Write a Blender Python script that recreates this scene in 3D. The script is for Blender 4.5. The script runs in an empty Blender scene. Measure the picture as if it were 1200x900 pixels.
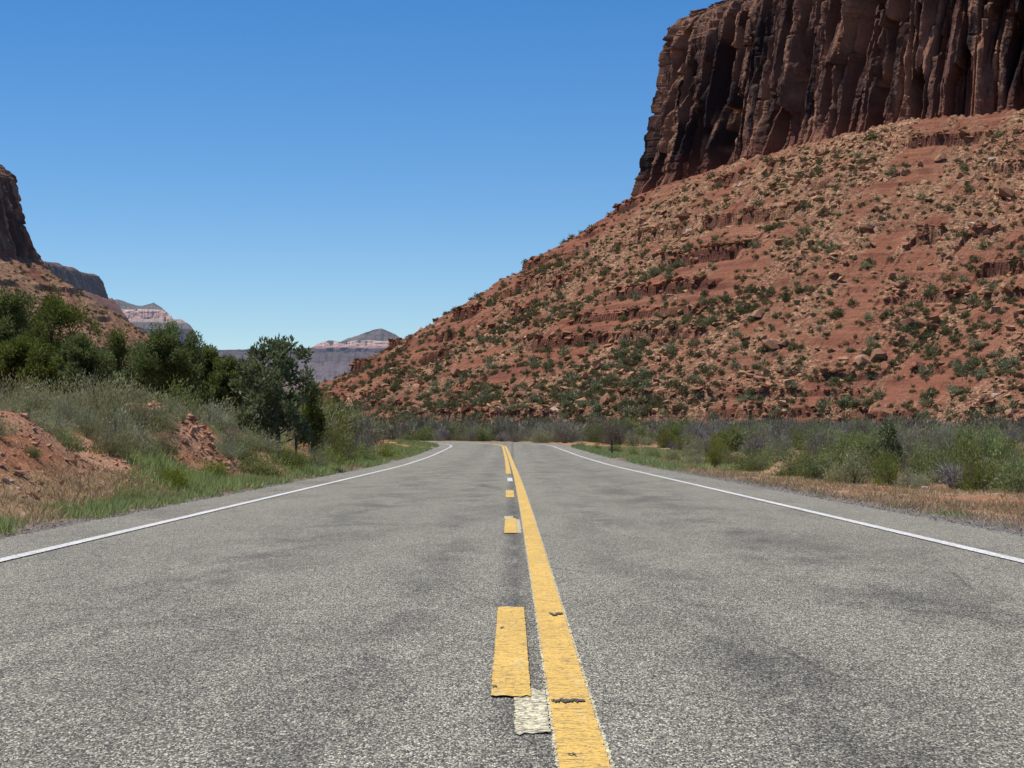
import bpy, bmesh, math, random
import numpy as np
from mathutils import Vector

random.seed(7)
rng = np.random.default_rng(11)
SC = bpy.context.scene
COL = SC.collection
F = 2400.0; HZ = 517.0; EYE = 0.85          # focal length in px of a 1200 px wide frame, horizon row, eye height

def at(px, py, D):
    return np.array([(px-600)/F*D, D, EYE+(HZ-py)/F*D])

# ------------------------------------------------------------------ noise
def _h(ix, iy, iz, seed):
    n = (ix.astype(np.int64)*374761393 + iy.astype(np.int64)*668265263 + iz.astype(np.int64)*2147483647 + seed*1274126177) & 0xffffffff
    n = ((n ^ (n >> 13))*1274126177) & 0xffffffff
    n = ((n ^ (n >> 16))*2246822519) & 0xffffffff
    n = n ^ (n >> 15)
    return (n & 0xffffff)/float(0xffffff)

def vn(x, y=0.0, z=0.0, seed=0):
    x, y, z = np.broadcast_arrays(np.asarray(x, float), np.asarray(y, float), np.asarray(z, float))
    xi, yi, zi = np.floor(x), np.floor(y), np.floor(z)
    fx, fy, fz = x-xi, y-yi, z-zi
    fx = fx*fx*(3-2*fx); fy = fy*fy*(3-2*fy); fz = fz*fz*(3-2*fz)
    r = 0
    for a in (0, 1):
        wx = fx if a else 1-fx
        for b in (0, 1):
            wy = fy if b else 1-fy
            for c in (0, 1):
                wz = fz if c else 1-fz
                r = r + wx*wy*wz*_h(xi+a, yi+b, zi+c, seed)
    return r*2-1

def fbm(x, y=0.0, z=0.0, o=4, seed=0, g=0.5):
    r = 0; a = 1.0; t = 0
    for k in range(o):
        r = r + a*vn(np.asarray(x)*2**k, np.asarray(y)*2**k, np.asarray(z)*2**k, seed+k*17)
        t += a; a *= g
    return r/t

def sstep(a, b, x):
    t = np.clip((np.asarray(x, float)-a)/(b-a), 0, 1)
    return t*t*(3-2*t)

def mixc(a, b, t):
    t = np.asarray(t)[..., None]
    return np.asarray(a)*(1-t)+np.asarray(b)*t

# ------------------------------------------------------------------ mesh helpers
def mesh_np(name, V, Fc, smooth=False, col=None, tint=None, mat=None):
    V = np.asarray(V, np.float32); Fc = np.asarray(Fc, np.int32)
    me = bpy.data.meshes.new(name)
    k = Fc.shape[1]; n = len(Fc)
    me.vertices.add(len(V)); me.vertices.foreach_set('co', V.ravel())
    me.loops.add(n*k); me.loops.foreach_set('vertex_index', Fc.ravel())
    me.polygons.add(n); me.polygons.foreach_set('loop_start', np.arange(n, dtype=np.int32)*k)
    me.polygons.foreach_set('loop_total', np.full(n, k, np.int32))
    me.polygons.foreach_set('use_smooth', np.full(n, smooth, bool))
    if col is not None:
        c = np.ones((len(V), 4), np.float32); c[:, :3] = col
        a = me.attributes.new('col', 'FLOAT_COLOR', 'POINT'); a.data.foreach_set('color', c.ravel())
    if tint is not None:
        a = me.attributes.new('tint', 'FLOAT', 'POINT'); a.data.foreach_set('value', np.asarray(tint, np.float32))
    me.update(calc_edges=True); me.validate()
    if mat: me.materials.append(mat)
    return me

def link(name, data, parent=None, loc=None, rot=None, scale=None):
    o = bpy.data.objects.new(name, data); COL.objects.link(o)
    if parent: o.parent = parent
    if loc is not None: o.location = tuple(float(v) for v in loc)
    if rot is not None: o.rotation_euler = rot
    if scale is not None: o.scale = scale
    return o

def tag(o, label=None, cat=None, group=None, kind=None):
    if label: o['label'] = label
    if cat: o['category'] = cat
    if group: o['group'] = group
    if kind: o['kind'] = kind
    return o

def grid_faces(nu, nv):
    i = np.arange(nu-1)[:, None]*nv+np.arange(nv-1)[None, :]
    i = i.ravel()
    return np.stack([i, i+nv, i+nv+1, i+1], 1)

def tube(pts, rad, n=6):
    pts = np.asarray(pts, float); rad = np.asarray(rad, float)
    d = np.gradient(pts, axis=0); d /= np.linalg.norm(d, axis=1)[:, None]+1e-9
    ref = np.array([0.31, 0.9, 0.2]); ref /= np.linalg.norm(ref)
    a = np.cross(d, ref); a /= np.linalg.norm(a, axis=1)[:, None]+1e-9
    b = np.cross(d, a)
    th = np.arange(n)/n*2*np.pi
    V = pts[:, None, :]+rad[:, None, None]*(np.cos(th)[None, :, None]*a[:, None, :]+np.sin(th)[None, :, None]*b[:, None, :])
    V = V.reshape(-1, 3); Fs = []
    m = len(pts)
    for i in range(m-1):
        for j in range(n):
            Fs.append((i*n+j, i*n+(j+1) % n, (i+1)*n+(j+1) % n, (i+1)*n+j))
    return V, np.array(Fs)

class MB:
    def __init__(s): s.V = []; s.F = []; s.T = []; s.n = 0
    def add(s, V, Fc, t=0.0):
        s.V.append(np.asarray(V, float)); s.F.append(np.asarray(Fc)+s.n)
        s.T.append(np.broadcast_to(np.asarray(t, float), (len(V),)).copy()); s.n += len(V)
    def mesh(s, name, mat, smooth=False):
        return mesh_np(name, np.concatenate(s.V), np.concatenate(s.F), smooth, tint=np.concatenate(s.T), mat=mat)

def leaves(P, Dv, L, W, tint, r=None):
    """rhombic leaves / blades: base point P, direction Dv, length L, width W"""
    r = r or rng
    n = len(P)
    Dv = Dv/(np.linalg.norm(Dv, axis=1)[:, None]+1e-9)
    q = r.normal(size=(n, 3)); s = np.cross(Dv, q); s /= np.linalg.norm(s, axis=1)[:, None]+1e-9
    L = np.asarray(L)[:, None]; W = np.asarray(W)[:, None]
    m = P+Dv*L*0.45
    V = np.stack([P, m+s*W*0.5, P+Dv*L, m-s*W*0.5], 1).reshape(-1, 3)
    Fc = np.arange(4*n).reshape(n, 4)
    return V, Fc, np.repeat(tint, 4)

# ------------------------------------------------------------------ materials
class NT:
    def __init__(s, name):
        s.m = bpy.data.materials.new(name); s.m.use_nodes = True
        s.t = s.m.node_tree; s.t.nodes.clear()
        s.out = s.n('ShaderNodeOutputMaterial')
    def n(s, ty, **kw):
        nd = s.t.nodes.new(ty)
        for k, v in kw.items(): setattr(nd, k, v)
        return nd
    def l(s, a, b): s.t.links.new(a, b)
    def val(s, sock, v):
        if hasattr(v, 'is_output') or isinstance(v, bpy.types.NodeSocket): s.l(v, sock)
        else: sock.default_value = v
    def coord(s): return s.n('ShaderNodeNewGeometry').outputs['Position']
    def obj(s): return s.n('ShaderNodeTexCoord').outputs['Object']
    def mapv(s, v, sc=(1, 1, 1), loc=(0, 0, 0)):
        m = s.n('ShaderNodeMapping'); s.l(v, m.inputs['Vector']); m.inputs['Scale'].default_value = sc; m.inputs['Location'].default_value = loc
        return m.outputs[0]
    def noise(s, v, scale, det=4, rough=0.55, dist=0.0):
        m = s.n('ShaderNodeTexNoise'); s.l(v, m.inputs['Vector']); m.inputs['Scale'].default_value = scale
        m.inputs['Detail'].default_value = det; m.inputs['Roughness'].default_value = rough; m.inputs['Distortion'].default_value = dist
        return m.outputs['Fac']
    def vor(s, v, scale, feat='F1', out='Color', rnd=1.0):
        m = s.n('ShaderNodeTexVoronoi'); m.feature = feat; s.l(v, m.inputs['Vector']); m.inputs['Scale'].default_value = scale
        m.inputs['Randomness'].default_value = rnd
        return m.outputs[out]
    def ramp(s, f, stops, interp='LINEAR'):
        m = s.n('ShaderNodeValToRGB'); s.l(f, m.inputs[0]); cr = m.color_ramp; cr.interpolation = interp
        while len(cr.elements) < len(stops): cr.elements.new(0.5)
        for e, (p, c) in zip(cr.elements, stops):
            e.position = p; e.color = (c, c, c, 1) if isinstance(c, (int, float)) else (*c, 1)
        return m.outputs['Color']
    def mix(s, f, a, b, mode='MIX'):
        m = s.n('ShaderNodeMix'); m.data_type = 'RGBA'; m.blend_type = mode
        s.val(m.inputs[0], f)
        for i, v in ((6, a), (7, b)):
            if isinstance(v, tuple) and len(v) == 3: v = (*v, 1)
            s.val(m.inputs[i], v)
        return m.outputs[2]
    def math(s, op, a, b=0.0, clamp=False):
        m = s.n('ShaderNodeMath'); m.operation = op; m.use_clamp = clamp
        s.val(m.inputs[0], a); s.val(m.inputs[1], b); return m.outputs[0]
    def attr(s, name, out='Color'):
        m = s.n('ShaderNodeAttribute'); m.attribute_name = name; return m.outputs[out]
    def bump(s, h, strength, dist):
        m = s.n('ShaderNodeBump'); s.l(h, m.inputs['Height']); m.inputs['Strength'].default_value = strength; m.inputs['Distance'].default_value = dist
        return m.outputs[0]
    def bsdf(s, color, rough=0.9, normal=None, spec=0.3):
        b = s.n('ShaderNodeBsdfPrincipled'); s.val(b.inputs['Base Color'], (*color, 1) if isinstance(color, tuple) else color)
        s.val(b.inputs['Roughness'], rough); b.inputs['Specular IOR Level'].default_value = spec
        if normal is not None: s.l(normal, b.inputs['Normal'])
        return b.outputs[0]
    def done(s, sh): s.l(sh, s.out.inputs['Surface']); return s.m

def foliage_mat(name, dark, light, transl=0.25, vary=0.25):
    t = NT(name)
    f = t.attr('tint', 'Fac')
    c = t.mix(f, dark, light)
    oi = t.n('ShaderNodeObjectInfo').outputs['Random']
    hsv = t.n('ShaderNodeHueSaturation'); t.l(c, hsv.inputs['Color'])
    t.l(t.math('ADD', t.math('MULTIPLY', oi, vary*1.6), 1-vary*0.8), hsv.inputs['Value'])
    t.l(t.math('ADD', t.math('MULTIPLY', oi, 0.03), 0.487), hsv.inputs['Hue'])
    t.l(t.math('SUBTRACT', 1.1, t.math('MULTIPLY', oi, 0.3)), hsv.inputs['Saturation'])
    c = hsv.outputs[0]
    b = t.bsdf(c, 0.6, spec=0.25)
    tr = t.n('ShaderNodeBsdfTranslucent'); t.l(c, tr.inputs['Color'])
    ms = t.n('ShaderNodeMixShader'); ms.inputs[0].default_value = transl; t.l(b, ms.inputs[1]); t.l(tr.outputs[0], ms.inputs[2])
    return t.done(ms.outputs[0])

M = {}
M['juniper'] = foliage_mat('juniper_foliage', (0.055, 0.080, 0.018), (0.215, 0.26, 0.062), 0.38)
M['ash'] = foliage_mat('broadleaf_foliage', (0.05, 0.070, 0.022), (0.22, 0.25, 0.09), 0.3)
M['sage'] = foliage_mat('sagebrush_foliage', (0.18, 0.185, 0.08), (0.49, 0.485, 0.24), 0.32, 0.3)
M['green'] = foliage_mat('green_shrub_foliage', (0.11, 0.135, 0.033), (0.31, 0.345, 0.095), 0.35, 0.4)
M['lime'] = foliage_mat('yellow_green_foliage', (0.14, 0.175, 0.022), (0.34, 0.38, 0.06), 0.35)
M['tamarisk'] = foliage_mat('tamarisk_foliage', (0.14, 0.13, 0.075), (0.36, 0.325, 0.205), 0.25, 0.45)
M['twig'] = foliage_mat('grey_twigs', (0.12, 0.105, 0.095), (0.32, 0.29, 0.26), 0.0)
M['scrub'] = foliage_mat('slope_scrub_foliage', (0.12, 0.125, 0.050), (0.31, 0.31, 0.15), 0.28, 0.5)
M['grass'] = foliage_mat('green_grass', (0.16, 0.20, 0.04), (0.50, 0.55, 0.16), 0.4)
M['dry'] = foliage_mat('dry_grass', (0.26, 0.18, 0.085), (0.58, 0.46, 0.26), 0.25)

def bark():
    t = NT('bark'); p = t.obj(); n = t.noise(t.mapv(p, (1, 1, 0.25)), 40)
    return t.done(t.bsdf(t.ramp(n, [(0.3, (0.05, 0.035, 0.028)), (0.7, (0.19, 0.15, 0.12))]), 0.9, t.bump(n, 0.6, 0.02)))
M['bark'] = bark()

def asphalt():
    t = NT('chip_seal_asphalt'); p = t.coord()
    q = t.mapv(p, (1, .36, 1)); cells = t.vor(q, 200); sep = t.n('ShaderNodeSeparateColor'); t.l(cells, sep.inputs[0])
    agg = t.ramp(sep.outputs[0], [(0.0, (0.040, 0.040, 0.038)), (0.30, (0.105, 0.102, 0.094)), (0.58, (0.205, 0.20, 0.18)), (0.85, (0.38, 0.36, 0.31)), (1.0, (0.70, 0.67, 0.58))])
    warm = t.mix(t.math('MULTIPLY', sep.outputs[1], 0.32), agg, t.mix(1.0, agg, (1.12, 0.93, 0.74), 'MULTIPLY'))
    d = t.vor(q, 200, 'F1', 'Distance')
    fine = t.noise(p, 260, 2)
    c = t.mix(1.0, warm, t.ramp(fine, [(0.3, 0.62), (0.7, 1.3)]), 'MULTIPLY')
    # far away the grains average out: blend of a mid scale mottle
    mott = t.noise(p, 14, 4, 0.7)
    c = t.mix(1.0, c, t.ramp(mott, [(0.25, 0.80), (0.75, 1.18)]), 'MULTIPLY')
    big = t.noise(t.mapv(p, (0.9, 0.22, 1)), 1.0, 6, 0.65, 0.6)
    c = t.mix(1.0, c, t.ramp(big, [(0.30, 0.74), (0.5, 1.0), (0.75, 1.10)]), 'MULTIPLY')
    # worn bleeding wheel paths, broken into ragged streaks
    sx = t.n('ShaderNodeSeparateXYZ'); t.l(p, sx.inputs[0])
    def band(x0, w):
        return t.math('SUBTRACT', 1.0, t.math('DIVIDE', t.math('ABSOLUTE', t.math('SUBTRACT', sx.outputs[0], x0)), w), True)
    bands = t.math('MAXIMUM', t.math('MAXIMUM', band(-1.85, 1.0), band(-.55, 0.45)), t.math('MAXIMUM', band(2.1, 1.0), band(0.95, 0.5)))
    st = t.noise(t.mapv(p, (1.5, 0.42, 1)), 1.0, 8, 0.74, 0.3)
    blot = t.math('MULTIPLY', bands, t.ramp(st, [(0.45, 0.0), (0.62, 1.0)]))
    c = t.mix(t.math('MULTIPLY', blot, 0.8), c, t.mix(1.0, c, (0.40, 0.40, 0.42), 'MULTIPLY'))
    # ground-off strip where the broken line was moved
    g = t.math('MULTIPLY', band(0.02, 0.13), t.ramp(t.noise(t.mapv(p, (6, 1.0, 1)), 1.0, 6, 0.7), [(0.36, 0.0), (0.52, 1.0)]))
    c = t.mix(t.math('MULTIPLY', g, 0.85), c, t.mix(1.0, c, (0.42, 0.42, 0.44), 'MULTIPLY'))
    c = t.mix(1.0, c, (1.05, 1.045, .95), 'MULTIPLY')
    # thin cracks
    cr = t.vor(t.mapv(p, (0.35, 0.9, 1)), 1.0, 'DISTANCE_TO_EDGE', 'Distance')
    wob = t.noise(p, 7, 3)
    crm = t.math('LESS_THAN', t.math('ADD', cr, t.math('MULTIPLY', wob, 0.006)), 0.0065)
    c = t.mix(t.math('MULTIPLY', crm, 0.35), c, (0.02, 0.02, 0.02))
    h = t.math('ADD', t.math('MULTIPLY', d, -1.0), t.math('MULTIPLY', fine, 0.5))
    return t.done(t.bsdf(c, 0.85, t.bump(h, 0.7, 0.005), 0.25))
M['asphalt'] = asphalt()

def paint(name, col, wear=0.5, dirt=(0.10, 0.095, 0.085)):
    t = NT(name); p = t.coord()
    a = t.noise(t.mapv(p, (11, 42, 1)), 1.0, 6, 0.75, 1.5)
    crack = t.ramp(a, [(0.60-0.06*wear, 0.0), (0.63-0.06*wear, 1.0)])
    b = t.noise(p, 60, 4, 0.7)
    chips = t.ramp(b, [(0.66-0.12*wear, 0.0), (0.70-0.12*wear, 1.0)])
    sepc = t.n('ShaderNodeSeparateColor'); t.l(t.vor(p, 110), sepc.inputs[0])
    c = t.mix(1.0, (*col, 1), t.ramp(sepc.outputs[0], [(0, 0.80), (1, 1.10)]), 'MULTIPLY')
    c = t.mix(1.0, c, t.ramp(t.noise(t.mapv(p, (2, .6, 1)), 1.0, 5, .7), [(0.3, 0.82), (0.7, 1.08)]), 'MULTIPLY')
    pale = t.noise(t.mapv(p, (12, 1, 1)), 1.0, 4, .6)
    c = t.mix(t.math('MULTIPLY', t.ramp(pale, [(0.58, 0.0), (0.72, 1.0)]), 0.3), c, (0.72, 0.64, 0.45))
    m = t.math('MAXIMUM', crack, chips)
    c = t.mix(t.math('MULTIPLY', m, 0.85), c, dirt)
    h = t.math('ADD', t.math('MULTIPLY', m, -1.0), sepc.outputs[0])
    return t.done(t.bsdf(c, 0.7, t.bump(h, 0.5, 0.004), 0.3))
M['yellow'] = paint('yellow_road_paint', (0.80, 0.505, 0.115), 0.66)
M['white'] = paint('white_road_paint', (0.80, 0.78, 0.73), 0.75)
M['oldwhite'] = paint('worn_pale_paint', (0.88, 0.78, 0.50), 1.25)

def tar():
    t = NT('dark_crack'); p = t.coord(); n = t.noise(p, 120, 3)
    return t.done(t.bsdf(t.ramp(n, [(0.35, (0.03, 0.028, 0.025)), (0.65, (0.13, 0.115, 0.09))]), 0.9))
M['tar'] = tar()

def ground_mat():
    t = NT('roadside_ground'); p = t.coord(); c = t.attr('col')
    n1 = t.noise(p, 3.0, 8, 0.7); n2 = t.noise(p, 34, 6, 0.75)
    v = t.vor(p, 26); s = t.n('ShaderNodeSeparateColor'); t.l(v, s.inputs[0])
    c = t.mix(1.0, c, t.ramp(n1, [(0.25, 0.62), (0.75, 1.32)]), 'MULTIPLY')
    c = t.mix(1.0, c, t.ramp(n2, [(0.25, 0.55), (0.75, 1.4)]), 'MULTIPLY')
    c = t.mix(1.0, c, t.ramp(s.outputs[0], [(0, 0.72), (0.7, 1.0), (1, 1.45)]), 'MULTIPLY')
    h = t.math('ADD', n2, t.math('MULTIPLY', s.outputs[1], 0.5))
    return t.done(t.bsdf(c, 0.95, t.bump(h, 0.8, 0.04), 0.1))
M['ground'] = ground_mat()

def rock_mat(name, sc=1.0, bs=0.7, haze=None):
    t = NT(name); p = t.coord(); c = t.attr('col')
    n1 = t.noise(p, 0.5*sc, 8, 0.72); n2 = t.noise(t.mapv(p, (1, 1, 2.2)), 2.6*sc, 6, 0.75)
    c = t.mix(1.0, c, t.ramp(n1, [(0.25, 0.70), (0.75, 1.28)]), 'MULTIPLY')
    c = t.mix(1.0, c, t.ramp(n2, [(0.25, 0.60), (0.75, 1.38)]), 'MULTIPLY')
    b = t.bsdf(c, 0.95, t.bump(t.math('ADD', n1, t.math('MULTIPLY', n2, 0.6)), bs, 0.9/sc), 0.1)
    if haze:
        e = t.n('ShaderNodeEmission'); e.inputs[0].default_value = (0.33, 0.47, 0.72, 1); e.inputs[1].default_value = 1.0  # bluish glow mixed into the rock to imitate distance haze
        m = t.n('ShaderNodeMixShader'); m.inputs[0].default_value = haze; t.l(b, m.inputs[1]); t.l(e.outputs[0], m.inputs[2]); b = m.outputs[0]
    return t.done(b)
M['cliff'] = rock_mat('sandstone_cliff', 1.7, 0.6)
def talus_mat():
    t = NT('talus'); p = t.coord(); c = t.attr('col')
    q = t.mapv(p, (1, 1, 1.6)); s1 = t.n('ShaderNodeSeparateColor'); t.l(t.vor(q, 1.5), s1.inputs[0])
    s2 = t.n('ShaderNodeSeparateColor'); t.l(t.vor(q, 3.3), s2.inputs[0])
    f = t.attr('tint', 'Fac')
    v1 = t.ramp(s1.outputs[0], [(0, 0.50), (0.35, 0.85), (0.8, 1.1), (1, 1.5)]); v2 = t.ramp(s2.outputs[0], [(0, 0.45), (0.4, 0.9), (0.8, 1.1), (1, 1.6)])
    r = t.mix(1.0, t.mix(1.0, c, v1, 'MULTIPLY'), v2, 'MULTIPLY')
    bed = t.noise(t.mapv(p, (.05, .05, 2.6)), 1.0, 5, .7)
    b_ = t.mix(1.0, c, t.ramp(bed, [(0.3, 0.60), (0.5, 1.0), (0.75, 1.22)]), 'MULTIPLY')
    c = t.mix(f, b_, r)
    n1 = t.noise(p, 1.6, 7, .75)
    c = t.mix(1.0, c, t.ramp(n1, [(0.25, 0.66), (0.75, 1.28)]), 'MULTIPLY')
    h = t.math('ADD', t.math('ADD', s1.outputs[1], t.math('MULTIPLY', s2.outputs[1], .6)), n1)
    return t.done(t.bsdf(c, .95, t.bump(h, .8, .5), .1))
M['talus'] = talus_mat()
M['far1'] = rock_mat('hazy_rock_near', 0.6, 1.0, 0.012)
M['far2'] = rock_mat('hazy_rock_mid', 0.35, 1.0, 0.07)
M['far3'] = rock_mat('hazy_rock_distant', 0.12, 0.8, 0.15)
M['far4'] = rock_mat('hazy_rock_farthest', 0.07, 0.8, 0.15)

def stone(name, a, b):
    t = NT(name); p = t.obj(); n = t.noise(p, 3.0, 7, 0.7)
    oi = t.n('ShaderNodeObjectInfo').outputs['Random']
    c = t.mix(t.math('ADD', t.math('MULTIPLY', oi, 0.6), t.math('MULTIPLY', t.attr('tint', 'Fac'), 0.5), True), a, b)
    c = t.mix(1.0, c, t.ramp(n, [(0.25, 0.6), (0.75, 1.3)]), 'MULTIPLY')
    return t.done(t.bsdf(c, 0.9, t.bump(n, 0.6, 0.15), 0.15))
M['boulder'] = stone('boulder_sandstone', (0.19, 0.085, 0.052), (0.40, 0.225, 0.135))
M['rubble'] = stone('rubble_sandstone', (0.26, 0.118, 0.065), (0.51, 0.305, 0.18))
M['paleboulder'] = stone('pale_sandstone', (0.44, 0.31, 0.23), (0.60, 0.47, 0.37))
M['pebble'] = stone('grey_gravel', (0.15, 0.135, 0.12), (0.36, 0.32, 0.28))
M['clod'] = stone('red_clods', (0.34, 0.135, 0.07), (0.52, 0.30, 0.20))
def metal():
    t = NT('weathered_post'); p = t.obj(); n = t.noise(p, 30)
    return t.done(t.bsdf(t.ramp(n, [(0.3, (0.05, 0.035, 0.03)), (0.7, (0.11, 0.08, 0.06))]), 0.7))
M['post'] = metal()
def refl():
    t = NT('reflector'); p = t.obj(); n = t.noise(p, 60)
    return t.done(t.bsdf(t.ramp(n, [(0.3, (0.35, 0.33, 0.3)), (0.7, (0.5, 0.48, 0.45))]), 0.4))
M['refl'] = refl()

# ------------------------------------------------------------------ road axis and terrain
Y0 = 142.0; RAD = 170.0; K = 0.25/89.0**2
XA = -K*Y0*Y0
_tab_y = np.arange(-200, 1200, 2.0)
_tab_z = np.interp(_tab_y, [-200, 72, 100, 139, 170, 200, 240, 400, 1200], [0, 0, .12, .42, .70, .85, .95, 1.1, 1.6])
_k = np.hanning(15); _k /= _k.sum()
_tab_z = np.convolve(np.pad(_tab_z, 7, mode='edge'), _k, 'valid')
def zroad(y): return np.interp(y, _tab_y, _tab_z)

def lateral(x, y):
    """signed offset from the road axis (right positive)"""
    x, y = np.broadcast_arrays(np.asarray(x, float), np.asarray(y, float))
    lat = x+K*y*y
    lat = np.where(y < 0, x, lat)
    cx, cy = XA-RAD, Y0
    r = np.hypot(x-cx, y-cy)
    arc = (y > Y0)
    lat2 = r-RAD
    return np.where(arc, lat2, lat)

def axis_pt(s, off):
    """point at path length s (=y on the straight) with lateral offset"""
    s = np.asarray(s, float); off = np.asarray(off, float)
    ys = np.minimum(s, Y0)
    x1 = -K*np.maximum(ys, 0)**2+off; y1 = ys
    a = np.maximum(s-Y0, 0)/RAD
    x2 = XA-RAD+(RAD+off)*np.cos(a); y2 = Y0+(RAD+off)*np.sin(a)
    arc = s > Y0
    return np.where(arc, x2, x1), np.where(arc, y2, y1)

def bank(y):
    return np.interp(y, [-50, 15, 24, 40, 55, 75, 100, 130, 170, 230, 400], [.7, .75, .98, 1.38, 1.15, 0.9, .45, .22, .25, .4, .5])

def zground(x, y, rough=True):
    x, y = np.broadcast_arrays(np.asarray(x, float), np.asarray(y, float))
    lat = lateral(x, y)
    z = zroad(y).copy()
    e = -lat-4.6
    n = fbm(x*.35, y*.22, 0, 4, 3)
    prof = sstep(0.5, 3.6, e+0.7*n)
    z += bank(y)*prof*(1+0.22*n)
    z += np.clip(e-4, 0, 60)*0.02
    # red dirt mounds in the left bank
    for (px, D, h, rx, ry) in ((238, 44, .42, .9, 3.0), (182, 46, .25, .8, 2.5), (20, 30, .25, .8, 2.0)):
        q = (x-(px-600)/F*D)**2/rx**2+(y-D)**2/ry**2
        z += h*np.exp(-q)
    er = lat-4.9
    z += -0.10*sstep(0.3, 2.5, er)+0.10*sstep(2, 8, er)*fbm(x*.3, y*.2, 2, 3, 9)
    # a heap of red soil by the right shrubs
    q = (x-8.35)**2/.55**2+(y-62)**2/2.0**2
    z += .38*np.exp(-q)
    z += np.where((e > 0.3) | (er > 0.6), 0.06*fbm(x*1.8, y*1.5, 0, 4, 5, .6), 0)
    road = (np.abs(lat) < 4.7)
    z = np.where(road, zroad(y)-0.03, z)
    z = np.where((np.abs(lat) >= 4.7) & (e < .5) & (er < .5), zroad(y)-0.005, z)
    z += np.clip(y-700, 0, None)*0.001
    return z

def axis_grid(a, b, lo, hi, step, grow=1.12):
    c = list(np.arange(lo, hi+1e-6, step)); s = step
    while c[-1] < b: s *= grow; c.append(c[-1]+s)
    s = step; d = [lo]
    while d[-1] > a: s *= grow; d.append(d[-1]-s)
    return np.array(d[:0:-1]+c)

gx = axis_grid(-9000, 9000, -22, 26, 0.11, 1.07)
_y = [-60.0]
while _y[-1] < 12000:
    yy = _y[-1]; _y.append(yy+(3.0 if yy < 6 else max(0.14, yy*0.0075 if yy < 200 else (yy-200)*0.05+1.5)))
gy = np.array(_y)
GX, GY = np.meshgrid(gx, gy, indexing='ij')
GZ = zground(GX, GY)
lat = lateral(GX, GY)
n1 = fbm(GX*.5, GY*.3, 0, 5, 21); n2 = fbm(GX*1.7, GY*1.1, 0, 4, 22)
red = np.array([0.40, 0.155, 0.075]); pinkd = np.array([0.46, 0.26, 0.155]); straw = np.array([0.38, 0.26, 0.14])
gravel = np.array([0.235, 0.215, 0.195]); olive = np.array([0.115, 0.105, 0.055]); greeng = np.array([0.10, 0.13, 0.04])
c = mixc(red, pinkd, sstep(-.35, .5, n1+.5*n2))
lz = -lat-4.6
# left: gravel shoulder, straw strip with grass, then red soil
strawL = sstep(0.0, .5, lz+.4*n2)*(1-sstep(1.3, 2.0, lz+.8*n1))
c = mixc(c, straw, strawL*.8)
rz = lat-4.9
strawR = sstep(0.1, 1.0, rz+.5*n2)*(1-sstep(8, 14, rz))
c = mixc(c, mixc(np.array([.42, .22, .12]), np.array([.40, .26, .145]), sstep(-.3, .4, n1)), strawR*.85)
far = sstep(170, 300, GY)*.7
c = mixc(c, olive, np.maximum(far, sstep(6, 12, np.maximum(lz, rz))*.6))
gr = 1-sstep(-.15, .95, np.maximum(lz, rz)+.45*n2)
c = mixc(c, gravel, gr)
gm = mesh_np('ground', np.stack([GX, GY, GZ], -1).reshape(-1, 3), grid_faces(len(gx), len(gy)), True, col=c.reshape(-1, 3), mat=M['ground'])
tag(link('ground', gm), 'red sandy soil with dry straw and gravel beside the road', 'ground', kind='structure')

# ---- road and its markings
S = np.concatenate([np.arange(-40, 60, .5), np.arange(60, 380, 1.0)])
def ribbon(name, offs, s, dz, mat, jit=0.0, seed=0, parent=None, ends=0.0, fr=9):
    s = np.asarray(s); V = []
    offs = list(np.linspace(offs[0], offs[-1], 9)) if ends else offs
    for k, o in enumerate(offs):
        oo = np.full(len(s), o, float); ss = s.astype(float).copy()
        if jit and (k in (0, len(offs)-1)): oo += jit*fbm(s*fr, k*7.3, 0, 4, seed, .7)
        if ends:
            ss[0] += ends*float(vn(k*1.7, 0, 0, seed+3)); ss[-1] += ends*float(vn(k*1.7, 5, 0, seed+4))
        x, y = axis_pt(ss, oo)
        V.append(np.stack([x, y, zroad(y)+dz], 1))
    V = np.stack(V, 1).reshape(-1, 3)
    me = mesh_np(name, V, grid_faces(len(s), len(offs))[:, ::-1], True, mat=mat)
    return link(name, me, parent)
Sf = np.concatenate([np.arange(-40, 60, .12), np.arange(60, 380, 1.0)])
road = ribbon('road', [-4.45, -3, -1.5, 0, 1.5, 3, 4.6], Sf, 0.0, M['asphalt'], 0.16, 4)
tag(road, 'grey chip seal two lane road curving away to the left', 'road', kind='structure')
near = np.concatenate([np.arange(2, 60, .015), np.arange(60, 135, .15), np.arange(135, 380, .8)])
w = .0665
ribbon('solid_yellow_line', [.19-w, .19, .19+w], near, .008, M['yellow'], .006, 31, road, fr=28)
ribbon('white_edge_line', [3.60-.055, 3.60, 3.60+.055], near, .008, M['white'], .008, 32, road, fr=14)
ribbon('white_edge_line', [-3.62-.055, -3.62, -3.62+.055], near, .008, M['white'], .008, 33, road, fr=14)
def yd(py): return F*EYE/(py-HZ)
for i, (p0, p1, off, ww) in enumerate([(818, 713, -.002, .0665), (625.5, 608, 0, .06), (583.5, 575, .0, .065)]):
    ribbon('yellow_dash', [off-ww, off, off+ww], np.arange(yd(p0), yd(p1), .015), .008, M['yellow'], .006, 40+i, road, .03, 28)
ribbon('yellow_dash', [-.002-.0665, 0, .0665], np.arange(yd(555.5), 380, .4), .008, M['yellow'], .006, 49, road)
for i, (p0, p1, off, ww) in enumerate([(861, 809, .062, .052), (625.0, 609, .055, .045), (564, 560, .02, .055), (716, 712, .005, .05), (608, 605, -.02, .05)]):
    tag(ribbon('worn_pale_dash', [off-ww, off, off+ww], np.arange(yd(p0), yd(p1), .015), .004, M['oldwhite' if i != 2 else 'white'], .009, 50+i, road, .04, 28), 'worn older pale paint beside the yellow')
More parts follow.
